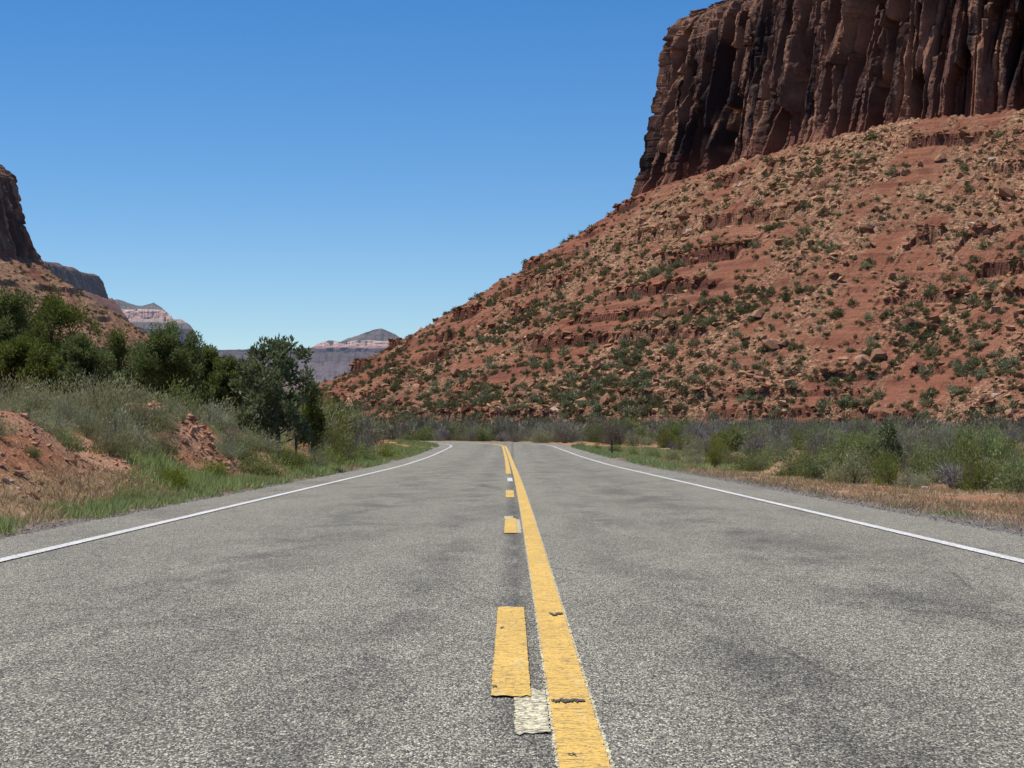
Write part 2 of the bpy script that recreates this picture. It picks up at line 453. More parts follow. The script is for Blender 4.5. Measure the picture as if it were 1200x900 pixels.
# pale underpaint peeping out beside the yellow
ribbon('pale_underpaint', [.19-w-.008, .19, .19+w+.011], near[:5200], .004, M['oldwhite'], .009, 61, road, fr=22)
for (p0, p1, py, th, sd_) in [(645, 686, 824.5, 6, 1), (643, 660, 722, 3.5, 2), (576, 583, 808, 2.2, 9), (586, 591, 738, 2, 11), (664, 676, 889, 2, 12)]:
    xs_ = np.linspace(p0, p1, 22); e_ = np.sin(np.linspace(0, np.pi, 22))**.4
    mid = py+.9*vn(xs_*.35, sd_, 0, 70)+.8*vn(xs_*1.1, sd_, 0, 71); a_ = mid-th*.5*e_*(.6+.5*vn(xs_*.7, sd_, 0, 72)); b_ = mid+th*.5*e_*(.6+.5*vn(xs_*.8, sd_, 3, 73))+.15
    V_ = np.stack([np.stack([(xs_-600)/(q_-HZ)*EYE, F*EYE/(q_-HZ), np.full(22, .0125)], 1) for q_ in (a_, b_)], 1).reshape(-1, 3)
    link('paint_crack', mesh_np('paint_crack', V_, grid_faces(22, 2)[:, ::-1], False, mat=M['tar']), road)

# ------------------------------------------------------------------ mesas
def smooth_poly(P, step, it=4):
    P = np.asarray(P, float)
    for _ in range(it):
        q = P[:-1]*.75+P[1:]*.25; r = P[:-1]*.25+P[1:]*.75
        P = np.concatenate([P[:1], np.stack([q, r], 1).reshape(-1, 2), P[-1:]])
    L = np.concatenate([[0], np.cumsum(np.linalg.norm(np.diff(P, axis=0), axis=1))])
    s = np.arange(0, L[-1], step)
    return np.stack([np.interp(s, L, P[:, 0]), np.interp(s, L, P[:, 1])], 1), s

def colcells(s, z, width, seed, wob, edge=.12, zl=26.0):
    """joint bounded slabs: flat fronts of random depth, narrow cracks between"""
    w = s/width+wob*fbm(s/width*.35, z/160, 0, 3, seed+1)+.05*fbm(z/6, s/30, 0, 3, seed+5)
    i = np.floor(w); f = w-i
    jz = z/zl+_h(i, i*0, i*0, seed+9)*3
    lvl = np.floor(jz); fz = jz-lvl
    dep = _h(i, lvl, i*0, seed)*2-1
    e = np.minimum(f, 1-f)
    prof = np.clip(e/edge, 0, 1)*np.clip(np.minimum(fz, 1-fz)*zl/.5, .4, 1)
    tilt = (f-.5)*(_h(i, lvl, i*0, seed+31)*2-1)
    return dep+tilt*1.3, prof

def build_cliff(name, poly, outward, zb, H, batter, parent, mat, step=.38, vstep=.33, amp=1.0, seed=0, pal=None, topw=60, nose_s=None):
    C, s = smooth_poly(poly, step)
    T = np.gradient(C, axis=0); T /= np.linalg.norm(T, axis=1)[:, None]
    N = np.stack([T[:, 1], -T[:, 0]], 1)*outward
    k = np.hanning(61); k /= k.sum()
    N = np.stack([np.convolve(np.pad(N[:, i], 30, mode='edge'), k, 'valid') for i in (0, 1)], 1)
    N /= np.linalg.norm(N, axis=1)[:, None]
    v = np.arange(-9*amp, H, vstep)
    Sg, Vg = np.meshgrid(s, v, indexing='ij')
    fr = np.clip(Vg/H, 0, 1)
    d1, p1 = colcells(Sg, Vg, 17*amp, seed, .9, .07, 420*amp)
    d2, p2 = colcells(Sg, Vg, 6.3*amp, seed+50, .9, .10, 130*amp)
    d3, p3 = colcells(Sg, Vg, 2.6*amp, seed+90, .8, .16, 34*amp)
    off = -batter*Vg
    off += amp*(2.7*d1+2.2*(p1-1)+2.1*d2+1.9*(p2-1)+.8*d3+.9*(p3-1))
    off += amp*2.0*fbm(Sg/(34*amp), Vg/(200*amp), 0, 3, seed+2)
    rr = fbm(Sg/(2.2*amp), Vg/(4.5*amp), 0, 4, seed+3, .65); off += amp*(.28*rr+.7*np.round(rr*5)/5)
    led = fbm(Vg/(4.0*amp), Sg/(80*amp), 0, 3, seed+7)
    endl = sstep(70, 30, np.abs(Sg-nose_s)) if nose_s is not None else .12
    ledm = .5*(1-sstep(.08, .22, fr))*(.3+endl)+.7*sstep(.80, .95, fr)+.08+.5*endl
    off += amp*1.7*ledm*np.round(led*3)/3
    off += amp*1.8*(1-sstep(0, .10, fr))*(.1+endl)
    off -= amp*(3.0*sstep(.90, 1.0, fr)**2+1.6*np.round(sstep(.82, 1.0, fr)*3)/3)
    # slabs fallen away: alcoves with a sharp arched lip and deep shade below it
    ra = np.random.default_rng(seed+500); acount = int(s[-1]/(4.2*amp))
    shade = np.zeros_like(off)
    for q_ in range(acount):
        s0 = ra.uniform(0, s[-1]); wa = amp*ra.uniform(.8, 3.4); vt = H*ra.uniform(.25, .93); ha = amp*ra.uniform(10, 42); da = amp*ra.uniform(2.5, 7.5)
        i0, i1 = np.searchsorted(s, [s0-wa, s0+wa])
        if i1-i0 < 2: continue
        u = (Sg[i0:i1]-s0)/wa; top = vt-wa*(1.2*np.abs(u)+ra.uniform(-1, 1)*u)*1.3+1.2*amp*vn(Sg[i0:i1]/(.8*amp), q_, 0, seed+41)
        dv = top-Vg[i0:i1]
        m_ = sstep(0, .7*amp, dv)*(1-sstep(.2, 1.0, dv/ha))*sstep(1.0, .93, np.abs(u))
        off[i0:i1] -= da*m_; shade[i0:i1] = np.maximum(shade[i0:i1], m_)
    # deep straight joints: narrow near black slots between the columns
    for q_ in range(int(s[-1]/(5.5*amp))):
        s0 = ra.uniform(0, s[-1]); ws = amp*ra.uniform(.35, 1.3); v0 = H*ra.uniform(-.2, .45); v1 = v0+H*ra.uniform(.35, .9); da = amp*ra.uniform(3.0, 8.0)
        i0, i1 = np.searchsorted(s, [s0-ws-1, s0+ws+1])
        if i1-i0 < 3: continue
        u = np.abs(Sg[i0:i1]-s0-.5*amp*vn(Vg[i0:i1]/(9*amp), q_, 0, seed+43))/(ws*(1+.3*vn(Vg[i0:i1]/(3*amp), q_, 0, seed+44)))
        m_ = (1-sstep(.8, 1.05, u))*sstep(v0, v0+4, Vg[i0:i1])*(1-sstep(v1-1.0, v1, Vg[i0:i1]+1.5*amp*vn(Sg[i0:i1], q_, 0, seed+45)))*(1-sstep(.93, .99, fr[i0:i1]))
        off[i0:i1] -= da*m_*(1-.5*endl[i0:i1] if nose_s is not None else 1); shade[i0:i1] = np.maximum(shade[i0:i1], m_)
    X = C[:, None, 0]+N[:, None, 0]*off; Y = C[:, None, 1]+N[:, None, 1]*off; Z = zb+Vg
    # colours: dark varnish over brown sandstone in vertical streaks
    st = fbm(Sg/(2.6*amp), Vg/(34*amp), 0, 4, seed+11)
    st2 = fbm(Sg/(15*amp), Vg/(55*amp), 0, 3, seed+12)
    pal = pal or [(.036, .024, .024), (.150, .080, .060), (.36, .19, .12), (.24, .10, .066)]
    cc = mixc(pal[0], pal[1], sstep(-.22, .22, st+.5*st2))
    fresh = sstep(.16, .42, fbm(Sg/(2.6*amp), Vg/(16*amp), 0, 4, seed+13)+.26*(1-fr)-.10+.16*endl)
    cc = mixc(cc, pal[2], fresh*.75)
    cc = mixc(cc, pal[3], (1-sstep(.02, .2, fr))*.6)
    cc = mixc(cc, (.15, .06, .045), shade*.55*sstep(-.2, .3, st2))  # shade of alcoves and slots also tinted into the rock, dark red brown
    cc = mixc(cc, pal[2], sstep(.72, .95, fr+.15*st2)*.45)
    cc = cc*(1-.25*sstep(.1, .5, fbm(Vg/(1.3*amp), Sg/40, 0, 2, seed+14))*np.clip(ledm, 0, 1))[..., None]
    # top surface running back
    tw = np.array([1.5, 4, 8, 14, 24, 40, topw])*amp
    xt = X[:, -1:]-N[:, None, 0]*tw; yt = Y[:, -1:]-N[:, None, 1]*tw
    zt = zb+H+amp*(.9*fbm(xt/9, yt/9, 0, 3, seed+20)+np.minimum(tw, 20)*.14)
    X = np.concatenate([X, xt], 1); Y = np.concatenate([Y, yt], 1); Z = np.concatenate([Z, zt], 1)
    ct = mixc((.26, .17, .11), (.11, .11, .06), sstep(-.2, .3, fbm(xt/3, yt/3, 0, 3, seed+21)))
    cc = np.concatenate([cc, ct], 1)
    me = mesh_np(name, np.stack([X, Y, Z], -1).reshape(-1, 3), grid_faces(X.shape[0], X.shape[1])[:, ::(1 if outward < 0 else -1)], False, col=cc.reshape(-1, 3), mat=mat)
    return link(name, me, parent), C, s, N

def dist_poly(x, y, C, s):
    """distance to the cliff line and arc position, brute force in chunks"""
    C2 = C[::6]; s2 = s[::6]
    P = np.stack([x.ravel(), y.ravel()], 1); D = np.empty(len(P)); A = np.empty(len(P))
    for i in range(0, len(P), 20000):
        q = P[i:i+20000]
        d = (q[:, :1]-C2[None, :, 0])**2+(q[:, 1:]-C2[None, :, 1])**2
        j = d.argmin(1); D[i:i+20000] = np.sqrt(d[np.arange(len(q)), j]); A[i:i+20000] = s2[j]
    return D.reshape(x.shape), A.reshape(x.shape)

SCN = 640.0
nose_poly = np.array([(.34, 1.16), (.22, 1.12), (.13, 1.075), (.080, 1.035), (.0628, 1.0), (.0665, .962), (.084, .922), (.106, .864), (.1305, .799), (.1454, .769), (.1856, .747), (.225, .722), (.27, .66), (.33, .60), (.42, .56), (.55, .50)])*SCN
ZB = .1208*SCN+EYE
mesa = tag(link('mesa', None), 'huge red mesa with a dark columned cliff above a rubble slope right of the road', 'mesa', kind='structure')
cl, CC, Cs, CN = build_cliff('cliff', nose_poly, 1, ZB-2, 55, .17, mesa, M['cliff'], seed=100, step=.34, vstep=.3, nose_s=200)

# polygon side test: a point is outside (downhill) when on the outward side of the nearest segment
LEDGES = [(22.5, 2.0, .06), (43.5, 3.0, -.03), (13, 1.5, .08), (29, 1.6, .12), (36, 1.9, .08), (53, 2.2, .10), (61, 1.6, .13), (70, 2.2, .10), (5.2, 1.5, -.12), (9, 1.2, .10)]
def bias(a): return 0
LMASK = []
def talus(x, y, C, s, zb, run, seed, ledges=LEDGES, z0=1.0, k=1.0):
    wx = x+2.5*k*fbm(x/(22*k), y/(22*k), 0, 3, seed); wy = y+2.5*k*fbm(x/(22*k), y/(22*k), 5, 3, seed+1)
    d, a = dist_poly(wx, wy, C, s)
    t = d/run
    base = zb-(zb-z0)*(1.10*t-.10*t*t)
    # gullies and rubble tongues running downslope
    g = fbm(a/(24*k), d/(150*k), 0, 3, seed+2)
    base = base+k*(2.4*g*np.clip(t*2.5, 0, 1)-.8*np.abs(vn(a/(11*k), d/(90*k), 0, seed+3)))
    rub = .9*fbm(a/(13*k), d/(60*k), 0, 5, seed+4, .6)+.5*fbm(x/(6*k), y/(6*k), 0, 4, seed+5, .6)+.22*sstep(.75, .05, t)+bias(a)
    bare = 1-sstep(-.26, .20, rub)
    z = base.copy()
    LMASK.clear()
    for (zl, h, th) in ledges:
        m = sstep(th-.08, th+.12, fbm(a/(19*k), zl*1.7, 0, 3, seed+6)+.32*(bare-.5))
        zz = (z-zl-1.2*k*fbm(a/(60*k), zl, 0, 2, seed+7))/(h)
        z = z+m*(h*.6)*np.clip(zz*12, -1, 1)*np.exp(-np.abs(zz)*.9)
        LMASK.append((m, zz))
    st = vn(z/(1.3*k), a/(90*k), 0, seed+8)
    z = z+k*.35*bare*np.clip(st*3, -1, 1)
    z = z+k*(.75*fbm(x/(2.6*k), y/(2.6*k), 0, 4, seed+9, .65)*(1-.75*bare))
    i_ = np.floor(x/(1.1*k)+.6*vn(x/2, y/2, 0, seed+60)); j_ = np.floor(y/(1.1*k)+.6*vn(x/2, y/2, 9, seed+61))
    z = z+k*.45*(_h(i_, j_, i_*0, seed+62)**3)*(1-bare)
    return z, d, a, rub, bare

def talus_mesh(name, xs, ys, C, s, zb, run, seed, mat, parent, k=1.0, ledges=LEDGES, z0=1.0, inside=None):
    X, Y = np.meshgrid(xs, ys, indexing='ij')
    z, d, a, rub, bare = talus(X, Y, C, s, zb, run, seed, ledges, z0, k)
    gz = zground(X, Y, False)-1.2 if z0 < 2 else np.full_like(z, z0)
    z = np.where(z < gz, gz, z)
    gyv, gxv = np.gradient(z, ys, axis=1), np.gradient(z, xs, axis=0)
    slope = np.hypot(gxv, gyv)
    redc = np.array([.295, .120, .071]); redd = np.array([.185, .070, .048]); tan = np.array([.43, .25, .145]); tan2 = np.array([.27, .145, .088])
    n = fbm(X/(1.6*k), Y/(1.6*k), z/(1.2*k), 3, seed+30); n2 = fbm(X/(14*k), Y/(14*k), 0, 3, seed+31)
    rb = mixc(redc, redd, sstep(.05, .35, vn(z/(.8*k), a/(70*k), 0, seed+32)+.25*n)*.7)
    rb = mixc(rb, (.34, .15, .09), sstep(0, .5, n2)*.6)
    tb = mixc(tan2, tan, sstep(-.35, .25, n))
    tb = mixc(tb, redc*1.1, sstep(0, .45, n2)*.5)
    c = mixc(rb, tb, 1-bare)
    c = mixc(c, (.085, .036, .028), sstep(1.3, 2.4, slope)*.85*bare)  # steep ledge faces: dark rock tone, painted to read as shadow bands
    c = mixc(c, redc, (1-sstep(.0, 10, z-z0))*.25)
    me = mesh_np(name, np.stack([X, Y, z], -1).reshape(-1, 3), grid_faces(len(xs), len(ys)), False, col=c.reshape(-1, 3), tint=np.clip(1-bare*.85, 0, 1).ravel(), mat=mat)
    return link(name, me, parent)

RUN = 128.0
def bias(a): return -.62*(1-sstep(226, 292, a))
tx = np.arange(-125, 215, .48); ty = np.concatenate([np.arange(225, 480, .52), np.arange(480, 790, .8)])
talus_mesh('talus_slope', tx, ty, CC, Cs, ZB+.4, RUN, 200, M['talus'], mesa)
def ztal(x, y):
    z, d, a, rub, bare = talus(np.atleast_1d(x), np.atleast_1d(y), CC, Cs, ZB+.4, RUN, 200)
    return z, d, a, rub, bare

def bias(a): return -.08
# left butte
lb = tag(link('butte', None), 'red butte with a dark stepped cliff behind the trees at the left edge', 'butte', kind='structure')
lpoly = np.array([(-330, 1060), (-262, 985), (-222, 935), (-208, 905), (-211, 885), (-219, 866), (-240, 830), (-290, 780), (-380, 720)])
ZL = 214/F*890+EYE
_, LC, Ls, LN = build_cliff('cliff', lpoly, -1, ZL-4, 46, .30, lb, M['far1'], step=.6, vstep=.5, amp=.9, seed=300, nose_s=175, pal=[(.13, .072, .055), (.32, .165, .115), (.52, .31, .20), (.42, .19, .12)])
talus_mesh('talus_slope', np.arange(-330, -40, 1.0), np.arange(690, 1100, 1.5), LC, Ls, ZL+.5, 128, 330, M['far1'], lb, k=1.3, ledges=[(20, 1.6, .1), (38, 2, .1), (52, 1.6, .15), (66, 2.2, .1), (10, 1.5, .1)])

# second mesa beyond the butte
m2 = tag(link('mesa', None), 'smaller brown mesa peeping out behind the left butte', 'mesa', kind='structure')
p2 = np.array([(-520, 1760), (-420, 1680), (-330, 1580), (-292, 1520), (-293, 1403), (-306, 1344), (-345, 1250), (-430, 1150)])
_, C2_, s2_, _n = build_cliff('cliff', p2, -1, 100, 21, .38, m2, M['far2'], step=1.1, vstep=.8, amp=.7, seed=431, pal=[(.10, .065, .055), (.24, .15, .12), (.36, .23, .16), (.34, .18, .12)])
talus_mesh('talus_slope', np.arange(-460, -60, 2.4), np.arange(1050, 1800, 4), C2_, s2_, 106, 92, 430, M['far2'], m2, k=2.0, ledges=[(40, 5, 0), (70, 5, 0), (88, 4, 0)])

# distant layered mesas
def layered(name, sky, tiers, D, mat, seed, label, xpad=0, nu=420):
    px = np.array([p[0] for p in sky], float); py = np.array([p[1] for p in sky], float)
    u = np.linspace(px[0], px[-1], nu)
    top = np.interp(u, px, py)
    k = D/F
    rows = []; cols = []
    topn = top+.5*fbm(u/4, 0, 0, 3, seed)
    prev = topn; y = 0.0
    # back side
    rows.append(((u-600)/F*D*1.3, np.full(nu, D*1.3), EYE+(HZ-topn)*k*.6)); cols.append(np.tile((.2, .15, .12), (nu, 1)))
    rows.append(((u-600)*k, np.full(nu, float(D)), EYE+(HZ-topn)*k)); cols.append(np.tile(tiers[0][2], (nu, 1)))
    for (yp, off, colr, sub, cliff) in tiers:
        tgt = np.maximum(prev, yp+ (1.2*fbm(u/14, yp, 0, 3, seed+1) if not cliff else .7*fbm(u/9, yp, 0, 3, seed+2)))
        for q in range(1, sub+1):
            f = q/sub
            rowy = prev+(tgt-prev)*f
            gul = fbm(u/(5 if cliff else 9), rowy/(30 if cliff else 60), 0, 4, seed+5)
            oo = y+off*f
            act = np.clip((tgt-prev)*2, 0, 1)
            wob = (1.3 if cliff else 3.0)*gul*min(1, .3+f)
            Dy = D-(oo+wob*act)*k*4
            # keep the line of sight height while moving nearer
            rows.append(((u-600)/F*Dy, Dy, EYE+(HZ-rowy)/F*Dy))
            nn = fbm(u/3, rowy/1.2, 0, 3, seed+6)[:, None]
            hh = fbm(u/40, rowy/1.6, 0, 2, seed+7)[:, None]
            cols.append(np.array(colr)[None]*(1+.22*nn+.18*hh))
        prev = tgt; y += off
    V = np.stack([np.stack(r, 1) for r in rows], 1).reshape(-1, 3); cA = np.stack(cols, 1).reshape(-1, 3)
    me = mesh_np(name, V, grid_faces(nu, len(rows))[:, ::-1], False, col=cA, mat=mat)
    return tag(link(name, me), label, 'mesa', kind='structure')
GRY = (.17, .135, .115); PNK = (.66, .38, .30); PAL = (.80, .58, .46); BRN = (.15, .105, .095); RDS = (.25, .14, .115); DK = (.11, .08, .075)
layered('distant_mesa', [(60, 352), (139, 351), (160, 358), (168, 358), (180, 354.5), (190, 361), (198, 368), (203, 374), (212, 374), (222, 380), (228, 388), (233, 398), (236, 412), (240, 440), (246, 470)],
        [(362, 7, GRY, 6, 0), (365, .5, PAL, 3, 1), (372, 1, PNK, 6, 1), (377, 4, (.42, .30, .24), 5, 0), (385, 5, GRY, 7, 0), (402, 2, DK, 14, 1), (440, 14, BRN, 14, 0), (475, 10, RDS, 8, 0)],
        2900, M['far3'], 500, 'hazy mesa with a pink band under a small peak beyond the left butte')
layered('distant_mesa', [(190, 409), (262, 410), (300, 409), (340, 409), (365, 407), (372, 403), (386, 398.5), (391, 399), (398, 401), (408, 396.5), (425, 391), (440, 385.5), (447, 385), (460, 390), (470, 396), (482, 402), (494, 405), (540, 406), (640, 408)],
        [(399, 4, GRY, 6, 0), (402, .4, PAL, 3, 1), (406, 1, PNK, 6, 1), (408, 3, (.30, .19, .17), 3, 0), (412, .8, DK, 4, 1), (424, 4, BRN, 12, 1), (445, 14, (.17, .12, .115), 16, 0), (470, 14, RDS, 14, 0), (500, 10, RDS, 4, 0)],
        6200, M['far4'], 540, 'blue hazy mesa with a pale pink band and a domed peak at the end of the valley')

def bias(a): return -.62*(1-sstep(226, 292, a))
# ------------------------------------------------------------------ rocks
def hull_mesh(n, flat, r):
    bm = bmesh.new()
    for _ in range(n):
        v = Vector((r.uniform(-1, 1), r.uniform(-.8, .8), r.uniform(-1, 1)*flat))
        m = max(abs(v.x), abs(v.y), abs(v.z)/flat)
        v = v/m*r.uniform(.75, 1.0)
        bm.verts.new(v)
    bmesh.ops.convex_hull(bm, input=bm.verts)
    loose = [v for v in bm.verts if not v.link_faces]
    bmesh.ops.delete(bm, geom=loose, context='VERTS')
    bmesh.ops.triangulate(bm, faces=bm.faces)
    bm.verts.index_update()
    V = np.array([v.co[:] for v in bm.verts]); Fc = np.array([[v.index for v in f.verts] for f in bm.faces])
    bm.free(); return V, Fc
pr = random.Random(3)
HULL_S = [hull_mesh(10, .6, pr) for _ in range(14)]
HULL_L = [hull_mesh(22, .65, pr) for _ in range(8)]

def rotz(V, a):
    c, s = math.cos(a), math.sin(a)
    return np.stack([V[:, 0]*c-V[:, 1]*s, V[:, 0]*s+V[:, 1]*c, V[:, 2]], 1)

def inframe(x, y, m=40):
    px = 600+F*x/y
    return (px > -m) & (px < 1200+m)

def scatter_hull(P, size, protos, mb, r, tintr=(0, 1), sink=.25, tilt=.35):
    for i in range(len(P)):
        V, Fc = protos[r.integers(len(protos))]
        a, b = r.uniform(0, 6.28), r.normal()*tilt
        W = V*size[i]*np.array([1, r.uniform(.6, 1), r.uniform(.6, 1)])
        cb, sb = math.cos(b), math.sin(b)
        W = np.stack([W[:, 0]*cb-W[:, 2]*sb, W[:, 1], W[:, 0]*sb+W[:, 2]*cb], 1)
        W = rotz(W, a)+P[i]+np.array([0, 0, size[i]*(.5-sink)*.6])
        mb.add(W, Fc, r.uniform(*tintr))

# candidates over the slope (visible part)
r1 = np.random.default_rng(5)
def slope_cands(n, r):
    px = r.uniform(370, 1230, n); y = r.uniform(235, 700, n)
    x = (px-600)/F*y
    z, d, a, rub, bare = ztal(x, y)
    ok = (z > 2.0) & (d < RUN*.98)
    # on the downhill side of the cliff line only
    j = np.argmin((x[:, None]-CC[None, ::20, 0])**2+(y[:, None]-CC[None, ::20, 1])**2, 1)
    side = (x-CC[::20][j, 0])*CN[::20][j, 0]+(y-CC[::20][j, 1])*CN[::20][j, 1]
    ok &= side > 2.5
    return x[ok], y[ok], z[ok], d[ok], rub[ok], bare[ok]
x, y, z, d, rub, bare = slope_cands(230000, r1)
keep = r1.random(len(x)) < np.clip(.10+1.3*(rub+.10), .02, 1)*np.clip(.65+.9*fbm(x/5, y/5, 0, 3, 77), .1, 1)
x, y, z, bare = x[keep], y[keep], z[keep], bare[keep]
size = .13*(r1.pareto(1.75, len(x))+1); size = np.clip(size, .13, 1.15)
mb = MB(); scatter_hull(np.stack([x, y, z], 1), size, HULL_S, mb, r1)
# broken slabs standing out along the ledges
x, y, z, d, rub, bare = slope_cands(70000, r1)
lm_ = np.zeros(len(x))
qx, qy = x, y; ztal(qx, qy)
for m_, zz_ in LMASK: lm_ = np.maximum(lm_, m_*(np.abs(zz_-.12) < .22))
kk = lm_ > .6; P = np.stack([x, y, z], 1)[kk]
P[:, 2] += .25
scatter_hull(P, .25+r1.random(len(P))**2*1.1, HULL_S, mb, r1, (-.9, -.1), .1, .12)
print('ledge slabs', len(P))
rm = mb.mesh('slope_rubble', M['rubble'])
tag(link('slope_rubble', rm), 'tan sandstone rubble strewn over the red mesa slope', 'rubble', kind='stuff')

def where_slope(x, y, z):
    px = 600+F*x/y; py = HZ-F*(z-EYE)/y
    v = 'high under the dark cliff' if py < 290 else ('midway up the red slope' if py < 400 else 'low on the red slope')
    h = 'toward the left spur' if px < 640 else ('left of its centre' if px < 820 else ('right of its centre' if px < 1010 else 'toward the right edge'))
    return v+' '+h
bmeshes = []
for i, (V, Fc) in enumerate(HULL_L):
    bmeshes.append(mesh_np('boulder', V, Fc, False, tint=np.full(len(V), i/8), mat=M['boulder']))
pmesh = bmeshes[0].copy(); pmesh.materials.clear(); pmesh.materials.append(M['paleboulder'])
x, y, z, d, rub, bare = slope_cands(2600, r1)
keep = r1.random(len(x)) < np.clip(.2+rub, .02, 1); x, y, z = x[keep][:150], y[keep][:150], z[keep][:150]
for i in range(len(x)):
    s_ = float(np.clip(.75*(r1.pareto(3.0)+1), .75, 1.9)); pale = r1.random() < .12
    if pale: s_ = min(s_, 1.3)
    o = link('boulder', pmesh if pale else bmeshes[r1.integers(8)], loc=(x[i], y[i], z[i]+s_*.15), rot=(r1.normal()*.2, r1.normal()*.25, r1.uniform(0, 6.28)), scale=(s_, s_*r1.uniform(.7, 1), s_*r1.uniform(.6, .95)))
    l = ('pale ' if pale else ('large brown ' if s_ > 1.5 else 'brown '))+'angular boulder '+where_slope(x[i], y[i], z[i])
    tag(o, l, 'boulder', l.replace('boulder', 'boulders'))
for (px, py, s_) in ((905, 408, 2.1), (1067, 382, 2.4), (1180, 232, 2.6), (1165, 365, 1.4), (1030, 420, 2.2), (920, 405, 1.3), (770, 300, 1.6), (536, 440, 2.0)):
    # find the slope point under this pixel
    Dv = np.linspace(250, 660, 800); xx = (px-600)/F*Dv; zz = ztal(xx, Dv)[0]; ray = EYE+(HZ-py)/F*Dv
    hit = np.argmax(zz > ray); D = Dv[hit]
    o = link('boulder', bmeshes[r1.integers(8)], loc=(xx[hit], D, zz[hit]+s_*.2), rot=(.1, .2, r1.uniform(0, 6)), scale=(s_, s_*.85, s_*.8))
    l = 'huge dark boulder '+where_slope(xx[hit], D, zz[hit]); tag(o, l, 'boulder', l.replace('boulder', 'boulders'))

# ------------------------------------------------------------------ plants
def dome(n, rx, rz, r, hollow=.35):
    d = r.normal(size=(n, 3)); d /= np.linalg.norm(d, axis=1)[:, None]; d[:, 2] = np.abs(d[:, 2])
    q = hollow+(1-hollow)*r.random(n)**.6
    return d*q[:, None]*np.array([rx, rx, rz])

def shrub_mesh(name, mat, seed, n=1600, w=.8, h=.9, L=.10, W=.018, up=.7, clumps=34, spread=.22, twig=.0, irregular=.3):
    """upright fanning shrub: clumps of narrow leaves over a dome"""
    r = np.random.default_rng(seed)
    c = dome(clumps, w, h*.86, r, .25)
    ang = np.arctan2(c[:, 1], c[:, 0])
    c *= (1+irregular*np.sin(ang*3+seed)*.6+irregular*r.normal(size=clumps)*.5)[:, None]
    c[:, 2] = np.clip(c[:, 2], .08*h, h*1.15)
    k = r.integers(clumps, size=n)
    P = c[k]+r.normal(size=(n, 3))*spread*np.array([1, 1, 1.1])*h*.8
    P[:, 2] = np.abs(P[:, 2])
    out = P.copy(); out[:, 2] *= .4
    out /= np.linalg.norm(out, axis=1)[:, None]+1e-6
    D = out*(1-up)+np.array([0, 0, 1.0])*up+r.normal(size=(n, 3))*.38
    ct = r.random(clumps)
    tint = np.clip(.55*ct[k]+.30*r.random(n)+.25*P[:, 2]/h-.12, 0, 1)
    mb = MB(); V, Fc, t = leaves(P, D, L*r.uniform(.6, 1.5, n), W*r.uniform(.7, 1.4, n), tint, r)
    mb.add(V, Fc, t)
    return mb.mesh(name, mat)

def stems_mesh(seed, w, h, n=26, rad=.012, mat=None, curve=.3, fork=2):
    r = np.random.default_rng(seed+77); mb = MB()
    for i in range(n):
        a = r.uniform(0, 6.28); q = r.uniform(.3, 1)
        e = np.array([math.cos(a)*w*q, math.sin(a)*w*q, h*r.uniform(.55, .98)*(1.15-.4*q)])
        b = np.array([math.cos(a), math.sin(a), 0])*w*.08
        t = np.linspace(0, 1, 6)[:, None]
        mid = (b+e)/2+r.normal(size=3)*curve*h*.25
        P = (1-t)**2*b+2*t*(1-t)*mid+t*t*e
        V, Fc = tube(P, np.linspace(rad, rad*.3, 6), 4); mb.add(V, Fc, r.random())
        for f in range(fork):
            j = r.integers(2, 5); e2 = P[j]+(e-P[j])*.7+r.normal(size=3)*h*.22
            P2 = np.linspace(0, 1, 4)[:, None]*(e2-P[j])+P[j]
            V, Fc = tube(P2, np.linspace(rad*.5, rad*.2, 4), 3); mb.add(V, Fc, r.random())
    return mb.mesh('stems', mat or M['twig'])

PROTO = {}
def mk(kind, cnt, f):
    PROTO[kind] = [f(i) for i in range(cnt)]
mk('sagebrush', 5, lambda i: (shrub_mesh('foliage', M['sage'], 10+i, 3600, .75, .8, .085, .016, .72, 46, .17), stems_mesh(10+i, .6, .7)))
mk('green_shrub', 4, lambda i: (shrub_mesh('foliage', M['green'], 30+i, 3600, .8, 1.0, .085, .026, .55, 42, .17), stems_mesh(30+i, .6, .8)))
mk('tamarisk_bush', 5, lambda i: (shrub_mesh('foliage', M['tamarisk'], 50+i, 2600, .8, 1.2, .13, .017, .85, 40, .20), stems_mesh(50+i, .7, 1.25, 46, .011)))
mk('olive_bush', 4, lambda i: (shrub_mesh('foliage', M['green'], 70+i, 2600, .9, 1.1, .13, .045, .6, 30, .2), stems_mesh(70+i, .7, .9)))
mk('yellow_green_shrub', 3, lambda i: (shrub_mesh('foliage', M['lime'], 90+i, 2600, .55, 1.0, .10, .022, .8, 30, .16), stems_mesh(90+i, .4, .8)))
mk('dead_shrub', 3, lambda i: (None, stems_mesh(110+i, .8, 1.0, 60, .014, M['twig'], .5, 6)))

def plant(kind, x, y, w, h, label, cat, group=None, r=rng, z=None):
    """w,h are full width and height in metres"""
    fo, st = PROTO[kind][int(r.integers(len(PROTO[kind])))]
    z = float(zground(x, y)) if z is None else z
    e = link(kind, None, loc=(x, y, z-.03)); e.empty_display_size = .2
    s = (w/1.7, w/1.7, h/1.05); e.scale = s; e.rotation_euler = (0, 0, r.uniform(0, 6.28))
    if fo: link('foliage', fo, e)
    link('stems', st, e)
    tag(e, label, cat, group)
    return e

def px_of(x, y, z): return 600+F*x/y, HZ-F*(z-EYE)/y

